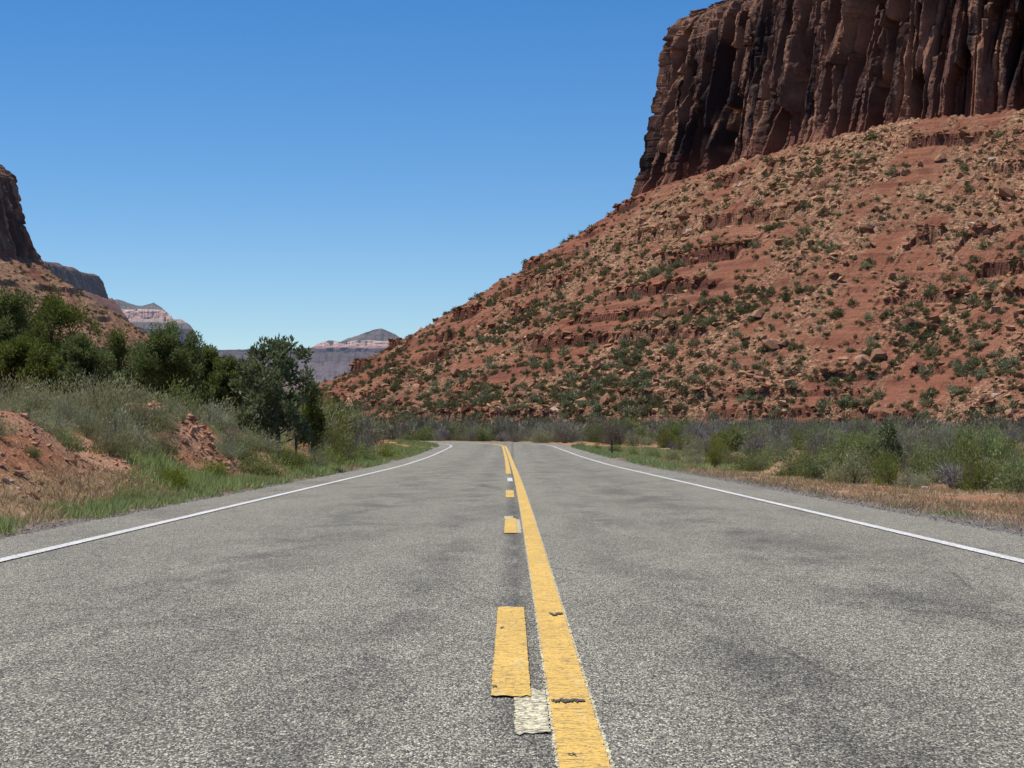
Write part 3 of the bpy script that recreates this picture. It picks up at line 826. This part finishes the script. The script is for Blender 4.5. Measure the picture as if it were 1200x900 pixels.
# ---- trees
def tree_meshes(seed, H, W, leafmat, nclump=130, per=95, L=.10, Wd=.05, base=.12, shape='oval', clr=.16):
    r = np.random.default_rng(seed)
    mbt = MB()
    lean = r.normal(size=2)*.05*H
    tt = np.linspace(0, 1, 9)
    TP = np.stack([lean[0]*tt**1.5+.03*H*np.sin(tt*5+seed), lean[1]*tt**1.5+.03*H*np.cos(tt*4+seed), tt*H*.93], 1)
    TP[0, :2] = 0
    R0 = .028*H
    V, Fc = tube(TP, R0*(1-tt*.88), 8); mbt.add(V, Fc, 0.5)
    def width(f):
        if shape == 'cone': return W*.5*np.clip(1.12*(1-f)**.75+.05, .06, 1)*np.clip(f/.12+.3, 0, 1)
        return W*.5*np.clip(np.sin(np.pi*np.clip(f*.86+.10, 0, 1))**.75, .12, 1)
    clumps = []
    nl = int(nclump*.30)
    for i in range(nl):
        f = base+(1-base)*(i+r.random())/nl
        a = i*2.4+r.normal()*.4
        w = width(f)*r.uniform(.62, 1.12)
        o = np.array([np.interp(f, tt, TP[:, k]) for k in range(3)])
        e = o+np.array([math.cos(a)*w, math.sin(a)*w, (.25+.2*r.random())*w+.03*H])
        q = np.linspace(0, 1, 6)[:, None]
        P = o+(e-o)*q+np.array([0, 0, 1])*(-.12*w*np.sin(q*np.pi))+r.normal(size=(6, 3))*.02*H*q
        V, Fc = tube(P, np.linspace(R0*.38*(1-f*.6), R0*.05, 6), 5); mbt.add(V, Fc, r.random())
        for m in range(int(np.clip(round(3.4*w/(W*.5)), 2, 4))):
            fr = r.uniform(.35, 1.05); c_ = o+(e-o)*fr+r.normal(size=3)*np.array([.13, .13, .10])*W*.5
            clumps.append((c_, r.uniform(.7, 1.25)*clr*W*.5*1.0))
    clumps.append((TP[-1]+np.array([0, 0, .02*H]), clr*W*.35))
    clumps.append((TP[-1]+np.array([.03*H, 0, -.05*H]), clr*W*.45))
    P = []; D = []; T = []
    for (c_, cr) in clumps:
        n = int(per*r.uniform(.6, 1.3)); g = r.normal(size=(n, 3)); g /= np.linalg.norm(g, axis=1)[:, None]
        g *= (r.random(n)**.45)[:, None]
        g2 = g*cr*np.array([1, 1, 1.15])
        P.append(c_+g2); D.append(g+np.array([0, 0, .55])+r.normal(size=(n, 3))*.4)
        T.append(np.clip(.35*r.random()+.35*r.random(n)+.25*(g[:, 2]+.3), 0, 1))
    P = np.concatenate(P); D = np.concatenate(D); T = np.concatenate(T); n = len(P)
    P[:, 2] = np.maximum(P[:, 2], .05*H)
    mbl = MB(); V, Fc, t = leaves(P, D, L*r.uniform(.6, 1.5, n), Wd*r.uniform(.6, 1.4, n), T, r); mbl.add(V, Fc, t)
    return mbt.mesh('trunk', M['bark'], True), mbl.mesh('crown', leafmat)

def tree(px, top, D, Wpx, kind, seed, label, shape='oval', zb=None, **kw):
    x = (px-600)/F*D; z0 = float(zground(x, D)) if zb is None else zb
    H = EYE+(HZ-top)/F*D-z0+.05; W = Wpx/F*D
    tm, cm = tree_meshes(seed, H, W, M['juniper' if kind == 'juniper_tree' else 'ash'], shape=shape, **kw)
    e = link(kind, None, loc=(x, D, z0-.05)); link('trunk', tm, e); link('crown', cm, e)
    tag(e, label, 'tree'); return e

T = dict(nclump=210, per=170, clr=.19)
tree(322, 401, 57, 108, 'broadleaf_tree', 1, 'dark round leafy tree standing alone nearest the road on the left', nclump=120, per=85, L=.13, Wd=.065, base=.16, clr=.155)
tree(62, 350, 66, 118, 'juniper_tree', 2, 'large rounded green juniper with a pointed top near the left edge', **T, L=.10, Wd=.036)
tree(-4, 347, 62, 90, 'juniper_tree', 3, 'tall juniper cut off by the left edge of the photo', **T, L=.10, Wd=.036)
tree(138, 389, 72, 56, 'juniper_tree', 4, 'narrow dark conical juniper between two broad ones', shape='cone', nclump=110, per=110, L=.11, Wd=.035, clr=.34)
tree(202, 390, 63, 92, 'juniper_tree', 5, 'broad ragged juniper with several thin tops left of the round tree', **T, L=.10, Wd=.036)
tree(237, 408, 70, 66, 'juniper_tree', 6, 'thin topped juniper directly left of the round leafy tree', **T, L=.10, Wd=.036)
tree(170, 408, 66, 60, 'juniper_tree', 7, 'short wide juniper behind the sagebrush left of the ragged one', **T, L=.10, Wd=.036)
tree(104, 400, 60, 70, 'juniper_tree', 8, 'low dark juniper at the foot of the large rounded juniper', **T, L=.10, Wd=.036)
tree(270, 421, 64, 50, 'juniper_tree', 9, 'small bright juniper touching the round leafy tree', **T, L=.10, Wd=.035)
tree(28, 400, 54, 80, 'juniper_tree', 12, 'squat juniper in front of the tall one at the left edge', **T, L=.10, Wd=.036)
tree(363, 452, 66, 34, 'juniper_tree', 13, 'little bushy juniper just right of the round leafy tree', nclump=70, per=90, clr=.34, L=.10, Wd=.035)
tree(1040, 500, 44, 44, 'broadleaf_tree', 14, 'thin young tree with yellow green leaves among the right roadside shrubs', nclump=46, per=46, L=.08, Wd=.035, clr=.26, base=.35)
bpy.data.objects[-1] if False else None

# ---- left bank shrubs
r2 = np.random.default_rng(8)
def left_label(kind, px, py, h):
    side = 'at the far left of the photo' if px < 110 else ('above the red bank on the left' if px < 260 else ('around the round dark tree' if px < 400 else 'inside the left bend'))
    return {'sagebrush': 'grey green sagebrush ', 'green_shrub': 'mid green shrub ', 'tamarisk_bush': 'feathery grey tamarisk bush ', 'olive_bush': 'dense olive green bush ', 'yellow_green_shrub': 'yellow green shrub ', 'dead_shrub': 'bare grey shrub '}[kind]+side
plural = lambda l: l.replace('shrub ', 'shrubs ').replace('sagebrush ', 'sagebrushes ').replace('bush ', 'bushes ')
# hand placed nearer ones (px, base D, width px, height px)
for (px, D, wp, hp, k) in [(128, 33, 70, 50, 'sagebrush'), (160, 35.5, 66, 46, 'sagebrush'), (104, 34.5, 46, 44, 'sagebrush'), (190, 38, 50, 40, 'sagebrush'), (205, 43.5, 40, 34, 'sagebrush'), (142, 36, 70, 56, 'sagebrush'), (75, 35, 50, 44, 'sagebrush'), (265, 44, 46, 34, 'sagebrush'), (283, 47, 46, 34, 'green_shrub'), (15, 31.5, 80, 52, 'sagebrush'), (45, 31, 50, 34, 'sagebrush'), (75, 31.5, 44, 30, 'green_shrub'), (-5, 28, 50, 34, 'sagebrush'), (38, 28, 22, 16, 'green_shrub'), (62, 33.5, 60, 38, 'sagebrush'), (-15, 30, 50, 40, 'sagebrush'), (120, 37, 95, 68, 'sagebrush'), (160, 38.5, 80, 58, 'sagebrush'), (85, 36, 70, 52, 'sagebrush'), (55, 37, 80, 50, 'sagebrush'), (20, 37, 80, 48, 'sagebrush'), (-10, 34, 60, 46, 'sagebrush'),
                           (110, 42, 80, 55, 'sagebrush'), (190, 42, 60, 42, 'sagebrush'), (60, 44, 90, 50, 'sagebrush'), (10, 43, 90, 55, 'sagebrush'), (150, 46, 80, 50, 'sagebrush'), (205, 49, 70, 44, 'sagebrush'),
                           (250, 53, 60, 40, 'sagebrush'), (285, 50, 46, 30, 'sagebrush'), (268, 47.5, 26, 24, 'tamarisk_bush'), (310, 50, 56, 32, 'sagebrush'), (345, 54, 50, 30, 'sagebrush'), (372, 60, 46, 30, 'sagebrush'), (300, 60, 60, 46, 'sagebrush'),
                           (400, 68, 44, 34, 'green_shrub'), (390, 74, 50, 40, 'green_shrub'), (420, 80, 50, 34, 'tamarisk_bush'), (375, 66, 40, 30, 'sagebrush'), (215, 55, 70, 52, 'green_shrub'), (175, 56, 80, 56, 'sagebrush'), (120, 54, 80, 52, 'sagebrush')]:
    x = (px-600)/F*D; z = float(zground(x, D)); lx, ly = px_of(x, D, z)
    l = left_label(k, px, ly, hp); plant(k, x, D, wp/F*D, hp/F*D, l, 'shrub', plural(l), r2)
n = 0
while n < 150:
    D = r2.uniform(48, 235); px = r2.uniform(-20, 520); x = (px-600)/F*D
    lt = -float(lateral(x, D))-4.5
    if lt < 3.0+.006*D or lt > 75: continue
    hh = r2.uniform(.9, 1.6)*(1.0 if D < 80 else (1.6 if D < 120 else 2.1)); ww = hh*r2.uniform(1.2, 1.8)
    z = float(zground(x, D))
    _, top = px_of(x, D, z+hh)
    lim = np.interp(px, [0, 100, 250, 330, 380, 420, 470, 520], [430, 430, 435, 455, 462, 478, 490, 500])
    if top < lim: continue
    k = ['sagebrush', 'green_shrub', 'tamarisk_bush', 'olive_bush'][r2.integers(4)] if D > 70 else ['sagebrush', 'sagebrush', 'green_shrub'][r2.integers(3)]
    l = left_label(k, px, 0, hh)+(' farther back' if D > 90 else ''); plant(k, x, D, ww, hh, l, 'shrub', plural(l), r2, z); n += 1

# ---- right roadside shrubs
def right_label(kind, px, D):
    s1 = 'beside the dry verge on the right' if D < 70 else ('in the brush belt right of the road' if D < 170 else 'in the brush wall under the red slope')
    s2 = '' if D < 70 else (' beyond the bend' if px < 640 else (' near the centre' if px < 860 else ' toward the right edge'))
    return {'sagebrush': 'grey green sagebrush ', 'green_shrub': 'mid green shrub ', 'tamarisk_bush': 'feathery grey tamarisk bush ', 'olive_bush': 'dense olive green bush ', 'yellow_green_shrub': 'yellow green shrub ', 'dead_shrub': 'bare grey shrub '}[kind]+s1+s2
for (px, D, wp, hp, k) in [(1000, 45, 90, 52, 'sagebrush'), (1040, 43, 44, 50, 'yellow_green_shrub'), (1075, 41, 60, 40, 'sagebrush'), (1120, 41, 70, 42, 'dead_shrub'), (1150, 39, 80, 52, 'green_shrub'), (1195, 37, 80, 60, 'green_shrub'), (1230, 37, 70, 60, 'green_shrub'),
                           (960, 50, 60, 44, 'green_shrub'), (930, 55, 60, 40, 'green_shrub'), (885, 62, 50, 36, 'green_shrub'), (838, 72, 34, 44, 'yellow_green_shrub'), (815, 75, 34, 28, 'sagebrush'), (1100, 46, 60, 52, 'green_shrub'), (1170, 44, 80, 56, 'yellow_green_shrub'),
                           (1020, 50, 60, 52, 'green_shrub'), (985, 56, 60, 46, 'green_shrub'), (1130, 50, 60, 56, 'olive_bush'), (1210, 46, 60, 58, 'green_shrub'), (905, 66, 50, 40, 'green_shrub'), (860, 74, 44, 34, 'sagebrush'), (1085, 52, 60, 56, 'green_shrub'), (1060, 60, 70, 56, 'tamarisk_bush'),
                           (720, 108, 20, 16, 'green_shrub'), (742, 98, 26, 16, 'yellow_green_shrub'), (765, 92, 26, 18, 'green_shrub'), (790, 88, 24, 22, 'sagebrush'), (700, 122, 18, 12, 'yellow_green_shrub'), (680, 135, 16, 10, 'green_shrub')]:
    x = (px-600)/F*D; l = right_label(k, px, D); plant(k, x, D, wp*.92/F*D, hp*.86/F*D, l, 'shrub', plural(l), r2)
n = 0
while n < 330:
    D = 48+212*r2.random()**.8; px = r2.uniform(470, 1225); x = (px-600)/F*D
    lt = float(lateral(x, D))-4.6
    edge = 3.4+.016*D+1.6*float(vn(D/9, 0, 0, 66)) if D < 150 else 2.8
    if lt < edge: continue
    if D < 110 and float(vn(x/3.2, D/7, 0, 67)) > .18: continue
    if D > 200 and px < 640 and False: continue
    hh = r2.uniform(.5, 1.3)*(.85 if D < 80 else (1.2 if D < 150 else 1.65)); ww = hh*r2.uniform(1.1, 1.6)
    z = float(zground(x, D)); _, top = px_of(x, D, z+hh)
    lim = np.interp(px, [470, 560, 700, 850, 1000, 1200], [492, 489, 487, 489, 496, 502])
    if top < lim-3: continue
    if D > 75: k = ['tamarisk_bush', 'tamarisk_bush', 'dead_shrub', 'green_shrub', 'olive_bush', 'sagebrush', 'sagebrush'][r2.integers(7)]
    else: k = ['green_shrub', 'green_shrub', 'sagebrush', 'sagebrush', 'tamarisk_bush', 'yellow_green_shrub'][r2.integers(6)]
    l = right_label(k, px, D); plant(k, x, D, ww, hh, l, 'shrub', plural(l), r2, z); n += 1

# far valley brush, one mass beyond the individual bushes
def replicate(meshes, P, sc, rz, name, mat, r):
    mb = MB(); cache = []
    for me in meshes:
        V = np.empty(len(me.vertices)*3, np.float32); me.vertices.foreach_get('co', V); V = V.reshape(-1, 3)
        Fc = np.empty(len(me.loops), np.int32); me.loops.foreach_get('vertex_index', Fc); k = me.polygons[0].loop_total
        tt = np.empty(len(V), np.float32); me.attributes['tint'].data.foreach_get('value', tt)
        cache.append((V.astype(float), Fc.reshape(-1, k), tt))
    for i in range(len(P)):
        V, Fc, tt = cache[r.integers(len(cache))]
        mb.add(rotz(V, rz[i])*sc[i]+P[i], Fc, np.clip(tt*.8+r.uniform(-.2, .25), 0, 1))
    return mb.mesh(name, mat)
scr = [shrub_mesh('scrub_plant', M['scrub'], 150+i, 260, .8, .95, .30, .13, .45, 14, .24, irregular=.45) for i in range(7)]
brush = [shrub_mesh('brush_plant', M['tamarisk'], 170+i, 300, .9, 1.2, .34, .10, .75, 14, .24) for i in range(5)]
m = 1100
px = r2.uniform(330, 1260, m); D = r2.uniform(255, 480, m); x = (px-600)/F*D
zt = ztal(x, D)[0]; zg = zground(x, D); ok = (zt < zg+2.5)
x, D, zg = x[ok], D[ok], np.maximum(zg, zt)[ok]
sc = np.stack([r2.uniform(1.2, 2.2, len(x))]*2+[r2.uniform(1.3, 2.3, len(x))], 1)
bm_ = replicate(brush, np.stack([x, D, zg-.1], 1), sc, r2.uniform(0, 6.28, len(x)), 'valley_brush', M['tamarisk'], r2)
tag(link('valley_brush', bm_), 'grey green brush massed along the foot of the red slope', 'brush', kind='stuff')

# slope scrub: the largest 300 as individuals, the rest as one mass
x, y, z, d, rub, bare = slope_cands(60000, r2)
px = 600+F*x/y; py = HZ-F*(z-EYE)/y
dens = fbm(x/16, y/16, 0, 4, 800)
prob = np.clip(.17+.42*sstep(-.1, .55, dens+.22*(py-360)/150)+.12*sstep(400, 490, py), .04, 1)*(1-.6*sstep(.5, 1, bare))
prob *= np.where(py < 290, .55, 1)*np.where((px > 1020) & (py > 440), .35, 1)
keep = r2.random(len(x)) < prob*1.15
x, y, z, py, px = x[keep], y[keep], z[keep], py[keep], px[keep]
w = np.clip(.47*(r2.pareto(3.2, len(x))+1), .47, 1.3)*np.where(py > 400, 1.1, 1.0)
order = np.argsort(-w/y*((px > 380) & (px < 1200)))
big = order[:300]; rest = order[300:]
for i in big:
    o = link('slope_bush', scr[r2.integers(7)], loc=(x[i], y[i], z[i]-.15), rot=(0, 0, r2.uniform(0, 6.28)), scale=(w[i]*1.15, w[i]*1.15, w[i]*r2.uniform(.9, 1.5)))
    l = ('large ' if w[i] > 1.3 else '')+'dark green desert bush '+where_slope(x[i], y[i], z[i]); tag(o, l, 'bush', l.replace('bush ', 'bushes '))
P = np.stack([x, y, z-.12], 1)[rest]; wr = w[rest]
sm = replicate(scr[:5], P, np.stack([wr*1.05, wr*1.05, wr*r2.uniform(.8, 1.4, len(wr))], 1), r2.uniform(0, 6.28, len(wr)), 'slope_scrub', M['scrub'], r2)
tag(link('slope_scrub', sm), 'small dark desert scrub dotted over the red slope', 'scrub', kind='stuff')
print('scrub', len(x), 'rubble done')

# scrub on the left butte and mesa rim
xx = r2.uniform(-230, -95, 1500); yy = r2.uniform(760, 960, 1500)
zz, d, a, rb, be = talus(xx, yy, LC, Ls, ZL+.5, 128, 330, [(20, 1.6, .1), (38, 2, .1), (52, 1.6, .15), (66, 2.2, .1), (10, 1.5, .1)], 1.0, 1.3)
ok = (zz > 12) & (d > 4) & (d < 125); xx, yy, zz = xx[ok], yy[ok], zz[ok]
wr = r2.uniform(.5, 1.3, len(xx))
lm = replicate(scr[:3], np.stack([xx, yy, zz-.2], 1), np.stack([wr, wr, wr], 1), wr*5, 'butte_scrub', M['scrub'], r2)
tag(link('butte_scrub', lm), 'tiny dark scrub dotted over the slope of the left butte', 'scrub', kind='stuff')
# rim bushes along the top of the big cliff
idx = np.linspace(0, len(CC)-1, 2400).astype(int); jj = idx[(CC[idx, 1] < 668)]
tq = r2.uniform(11, 30, len(jj)); keep = r2.random(len(jj)) < .22; jj = jj[keep]; tq = tq[keep]
P = np.stack([CC[jj, 0]-CN[jj, 0]*tq, CC[jj, 1]-CN[jj, 1]*tq, np.full(len(jj), ZB+47.5)+np.clip(tq-10, 0, 20)*.12], 1)
wr = r2.uniform(.5, 1.3, len(jj))
rmm = replicate(scr[:4], P, np.stack([wr, wr, wr], 1), wr*9, 'rim_scrub', M['scrub'], r2)
tag(link('rim_scrub', rmm), 'low scrub along the flat top of the dark cliff', 'scrub', kind='stuff')

# ------------------------------------------------------------------ grass
def grass(name, mat, P, L, W, lean, label, tb=0.0, r=r2):
    n = len(P)
    D = np.stack([r.normal(size=n)*lean, r.normal(size=n)*lean, np.ones(n)], 1)
    t = np.clip(tb+r.random(n)*.8, 0, 1)
    V, Fc, tt = leaves(P, D, L, W, t, r)
    me = mesh_np(name, V, Fc, False, tint=tt, mat=mat)
    return tag(link(name, me), label, 'grass', kind='stuff')

def tufts(cx, cy, cr, per, r):
    k = np.repeat(np.arange(len(cx)), per); n = len(k)
    x = cx[k]+r.normal(size=n)*cr[k]; y = cy[k]+r.normal(size=n)*cr[k]*1.2
    return x, y, k
# green verge grass on the left
n = 5600
yy = 17+160*r2.random(n)**1.35; la = r2.uniform(.1, 2.9, n)
xx = axis_pt(yy, -4.6-la)[0]; yy = axis_pt(yy, -4.6-la)[1]
gn = fbm(xx*.8, yy*.25, 0, 3, 900); pxx = 600+F*xx/yy
dens = sstep(-.10, .40, gn*1.5+.22*(yy > 38)+.22*((pxx > 70) & (pxx < 195) & (la < .6))-.7*((pxx < 145) & (la > .65))-.45*(pxx < 70)-.25*(la > 1.9)+.3*(yy > 90))
ok = r2.random(n) < dens; xx, yy, la = xx[ok], yy[ok], la[ok]
cr = r2.uniform(.05, .15, len(xx)); x, y, k = tufts(xx, yy, cr, 62, r2)
lt = -lateral(x, y); ok = lt > 4.52; x, y, k = x[ok], y[ok], k[ok]
hgt = (.07+.15*sstep(-.3, .5, fbm(xx*.5, yy*.2, 3, 3, 901)))[k]*r2.uniform(.5, 1.35, len(x))
grass('verge_grass', M['grass'], np.stack([x, y, zground(x, y)-.01], 1), hgt*1.25, r2.uniform(.006, .013, len(x))*(1+y/70), .42, 'bright green grass tufts along the left edge of the road')
# straw among it and over the left bank
n = 5000
yy = 16+90*r2.random(n)**1.4; la = r2.uniform(.25, 4.5, n); xx = -4.6-la-K*yy**2
gn = fbm(xx*.9, yy*.4, 0, 3, 905); ok = r2.random(n) < sstep(-.3, .5, gn+.5*(la < 1.6)-.1)
xx, yy = xx[ok], yy[ok]; x, y, k = tufts(xx, yy, r2.uniform(.08, .25, len(xx)), 24, r2)
ok = -lateral(x, y) > 4.6; x, y = x[ok], y[ok]
grass('dry_grass', M['dry'], np.stack([x, y, zground(x, y)-.01], 1), r2.uniform(.04, .18, len(x)), r2.uniform(.004, .009, len(x))*(1+y/60), .7, 'dry straw grass on the left red bank')
# right verge: dry grass and small green weeds
n = 6500
yy = 17+120*r2.random(n)**1.3; la = r2.uniform(.15, 6.5, n); xx = 4.7+la-K*yy**2
gn = fbm(xx*.8, yy*.3, 0, 3, 910); ok = r2.random(n) < sstep(-.45, .5, gn+.15); xx, yy = xx[ok], yy[ok]
x, y, k = tufts(xx, yy, r2.uniform(.08, .3, len(xx)), 26, r2); ok = lateral(x, y) > 4.75; x, y = x[ok], y[ok]
grass('dry_grass', M['dry'], np.stack([x, y, zground(x, y)-.01], 1), r2.uniform(.03, .13, len(x)), r2.uniform(.004, .009, len(x))*(1+y/60), .8, 'dry straw grass on the flat right verge')
n = 2200
yy = 18+125*r2.random(n)**.9; la = np.where(r2.random(n) < .5, r2.uniform(.05, .6, n), r2.uniform(.3, 5.5, n)); xx = 4.7+la-K*yy**2
gn = fbm(xx*.6, yy*.2, 0, 3, 915); ok = r2.random(n) < sstep(0, .5, gn+.45*(yy > 62)-.12+.1*(la < .6)); xx, yy, la = xx[ok], yy[ok], la[ok]
x, y, k = tufts(xx, yy, r2.uniform(.05, .14, len(xx)), 46, r2); ok = lateral(x, y) > 4.72; x, y, k = x[ok], y[ok], k[ok]
hgt = np.where(yy > 62, .20, .06)[k]*r2.uniform(.5, 1.4, len(x))
grass('verge_grass', M['grass'], np.stack([x, y, zground(x, y)-.01], 1), hgt, r2.uniform(.006, .012, len(x))*(1+y/70), .45, 'small green weeds scattered on the right verge')
# leafy green weed clumps on the left verge
for (px, D, wp, hp) in [(205, 33, 48, 30), (160, 27.5, 40, 22), (250, 38, 50, 30), (300, 44, 50, 28), (340, 50, 44, 26), (385, 62, 40, 24), (110, 24.5, 40, 16), (425, 75, 40, 22), (452, 90, 36, 18)]:
    x = (px-600)/F*D; l = 'bright green weed clump on the left verge '+('near the white line' if px < 180 else 'below the red mounds' if px < 320 else 'toward the bend')
    plant('yellow_green_shrub' if px % 20 else 'green_shrub', x, D, wp/F*D*1.2, hp/F*D*.95, l, 'weeds', l.replace('clump', 'clumps'), r2)

# gravel and clods
mb = MB(); n = 5200
yy = 14+60*r2.random(n)**1.5; sd = r2.random(n) < .5
la = np.abs(r2.normal(size=n))*.35+4.45; xx = np.where(sd, -la, la+.12)-K*yy**2
zz = np.maximum(zground(xx, yy), zroad(yy))
scatter_hull(np.stack([xx, yy, zz], 1), r2.uniform(.004, .013, n), HULL_S[:5], mb, r2)
tag(link('gravel', mb.mesh('gravel', M['pebble'])), 'loose gravel along both edges of the asphalt', 'gravel', kind='stuff')
mb = MB(); n = 3600
yy = r2.uniform(20, 60, n); la = r2.uniform(1.0, 4.4, n); xx = -4.6-la
gz = zground(xx, yy); ok = inframe(xx, yy); xx, yy, gz = xx[ok], yy[ok], gz[ok]
scatter_hull(np.stack([xx, yy, gz], 1), np.clip(.018*(r2.pareto(2.2, len(xx))+1), .015, .10), HULL_S, mb, r2)
for (px, D) in ((238, 44), (182, 46), (20, 30)):
    n = 260; xx = (px-600)/F*D+r2.normal(size=n)*.55; yy = D-.4+r2.normal(size=n)*1.4
    scatter_hull(np.stack([xx, yy, zground(xx, yy)], 1), np.clip((.03 if px > 100 else .014)*(r2.pareto(2.2, n)+1), .012, .12 if px > 100 else .06), HULL_S, mb, r2)
tag(link('bank_clods', mb.mesh('bank_clods', M['clod'])), 'red earth clods and chips over the left bank', 'clods', kind='stuff')
stone_me = [mesh_np('stone', V, Fc, False, tint=np.full(len(V), .5), mat=M['paleboulder']) for V, Fc in HULL_L[:4]]
for (px, py_, D, s_) in [(3, 545, 26.5, .07), (14, 560, 25.2, .06), (6, 566, 25, .08), (22, 572, 24.8, .05), (95, 520, 33, .08), (40, 505, 29.5, .06), (120, 545, 31, .05), (1121, 590, 29, .035), (1085, 560, 40, .09), (228, 500, 43.5, .10), (246, 503, 43.5, .09), (176, 500, 45, .07)]:
    x = (px-600)/F*D
    l = 'pale angular stone on '+('the dry right verge' if px > 600 else ('the red bank at the left edge' if px < 60 else ('the low red soil below the sagebrush' if px < 150 else 'the red dirt mound')))
    tag(link('stone', stone_me[r2.integers(4)], loc=(x, D, float(zground(x, D))+s_*.3), rot=(.2, .1, r2.uniform(0, 6)), scale=(s_, s_*.8, s_*.7)), l, 'stone', l.replace('stone on', 'stones on'))

# roadside marker posts
def post(px, D, h, label):
    x = (px-600)/F*D; z = float(zground(x, D))
    e = link('marker_post', None, loc=(x, D, z)); tag(e, label, 'post')
    bm = bmesh.new(); bmesh.ops.create_cube(bm, size=1)
    for v in bm.verts: v.co = Vector((v.co.x*.07, v.co.y*.03, (v.co.z+.5)*h))
    bmesh.ops.bevel(bm, geom=bm.edges[:], offset=.006, segments=2, affect='EDGES')
    me = bpy.data.meshes.new('post'); bm.to_mesh(me); bm.free(); me.materials.append(M['post']); link('post', me, e)
    bm = bmesh.new(); bmesh.ops.create_cone(bm, cap_ends=True, segments=16, radius1=.04, radius2=.04, depth=.012)
    for v in bm.verts: v.co = Vector((v.co.x, v.co.z-.022, v.co.y+h-.08))
    me = bpy.data.meshes.new('reflector'); bm.to_mesh(me); bm.free(); me.materials.append(M['post']); link('reflector', me, e)
post(347, 51, .85, 'thin dark marker post below the round tree on the left')
post(717, 96, .75, 'short dark marker post in the weeds right of the road')

# ------------------------------------------------------------------ light, sky, camera
SUN_EL = math.radians(70); SUN_AZ = math.radians(-78)       # azimuth from +Y, clockwise positive (toward +X)
sd = Vector((math.sin(SUN_AZ)*math.cos(SUN_EL), math.cos(SUN_AZ)*math.cos(SUN_EL), math.sin(SUN_EL)))
L = bpy.data.lights.new('sun', 'SUN'); L.energy = 5.0; L.angle = math.radians(.53); L.color = (1, .95, .87)
lo = link('sun', L, loc=(0, 0, 50)); lo.rotation_euler = (-sd).to_track_quat('-Z', 'Y').to_euler()
W = bpy.data.worlds.new('World'); SC.world = W; W.use_nodes = True; nt = W.node_tree
bg = nt.nodes['Background']; sky = nt.nodes.new('ShaderNodeTexSky'); sky.sky_type = 'NISHITA'; sky.sun_disc = False
sky.sun_elevation = SUN_EL; sky.sun_rotation = SUN_AZ; sky.altitude = 1800; sky.air_density = 1.0; sky.dust_density = .1; sky.ozone_density = 3.0
hs = nt.nodes.new('ShaderNodeHueSaturation'); hs.inputs['Saturation'].default_value = 1.36; hs.inputs['Hue'].default_value = .506
nt.links.new(sky.outputs[0], hs.inputs['Color']); nt.links.new(hs.outputs[0], bg.inputs[0]); bg.inputs[1].default_value = .118

cam = bpy.data.cameras.new('camera'); co = link('camera', cam, loc=(0, 0, EYE)); co.rotation_euler = (math.radians(90), 0, 0)
cam.sensor_width = 36; cam.lens = F/1200*36; cam.shift_y = (HZ-450)/1200; cam.clip_end = 30000; cam.clip_start = .1
SC.camera = co
SC.render.resolution_x = 1024; SC.render.resolution_y = 768
SC.view_settings.view_transform = 'Standard'; SC.view_settings.look = 'None'; SC.view_settings.exposure = 0
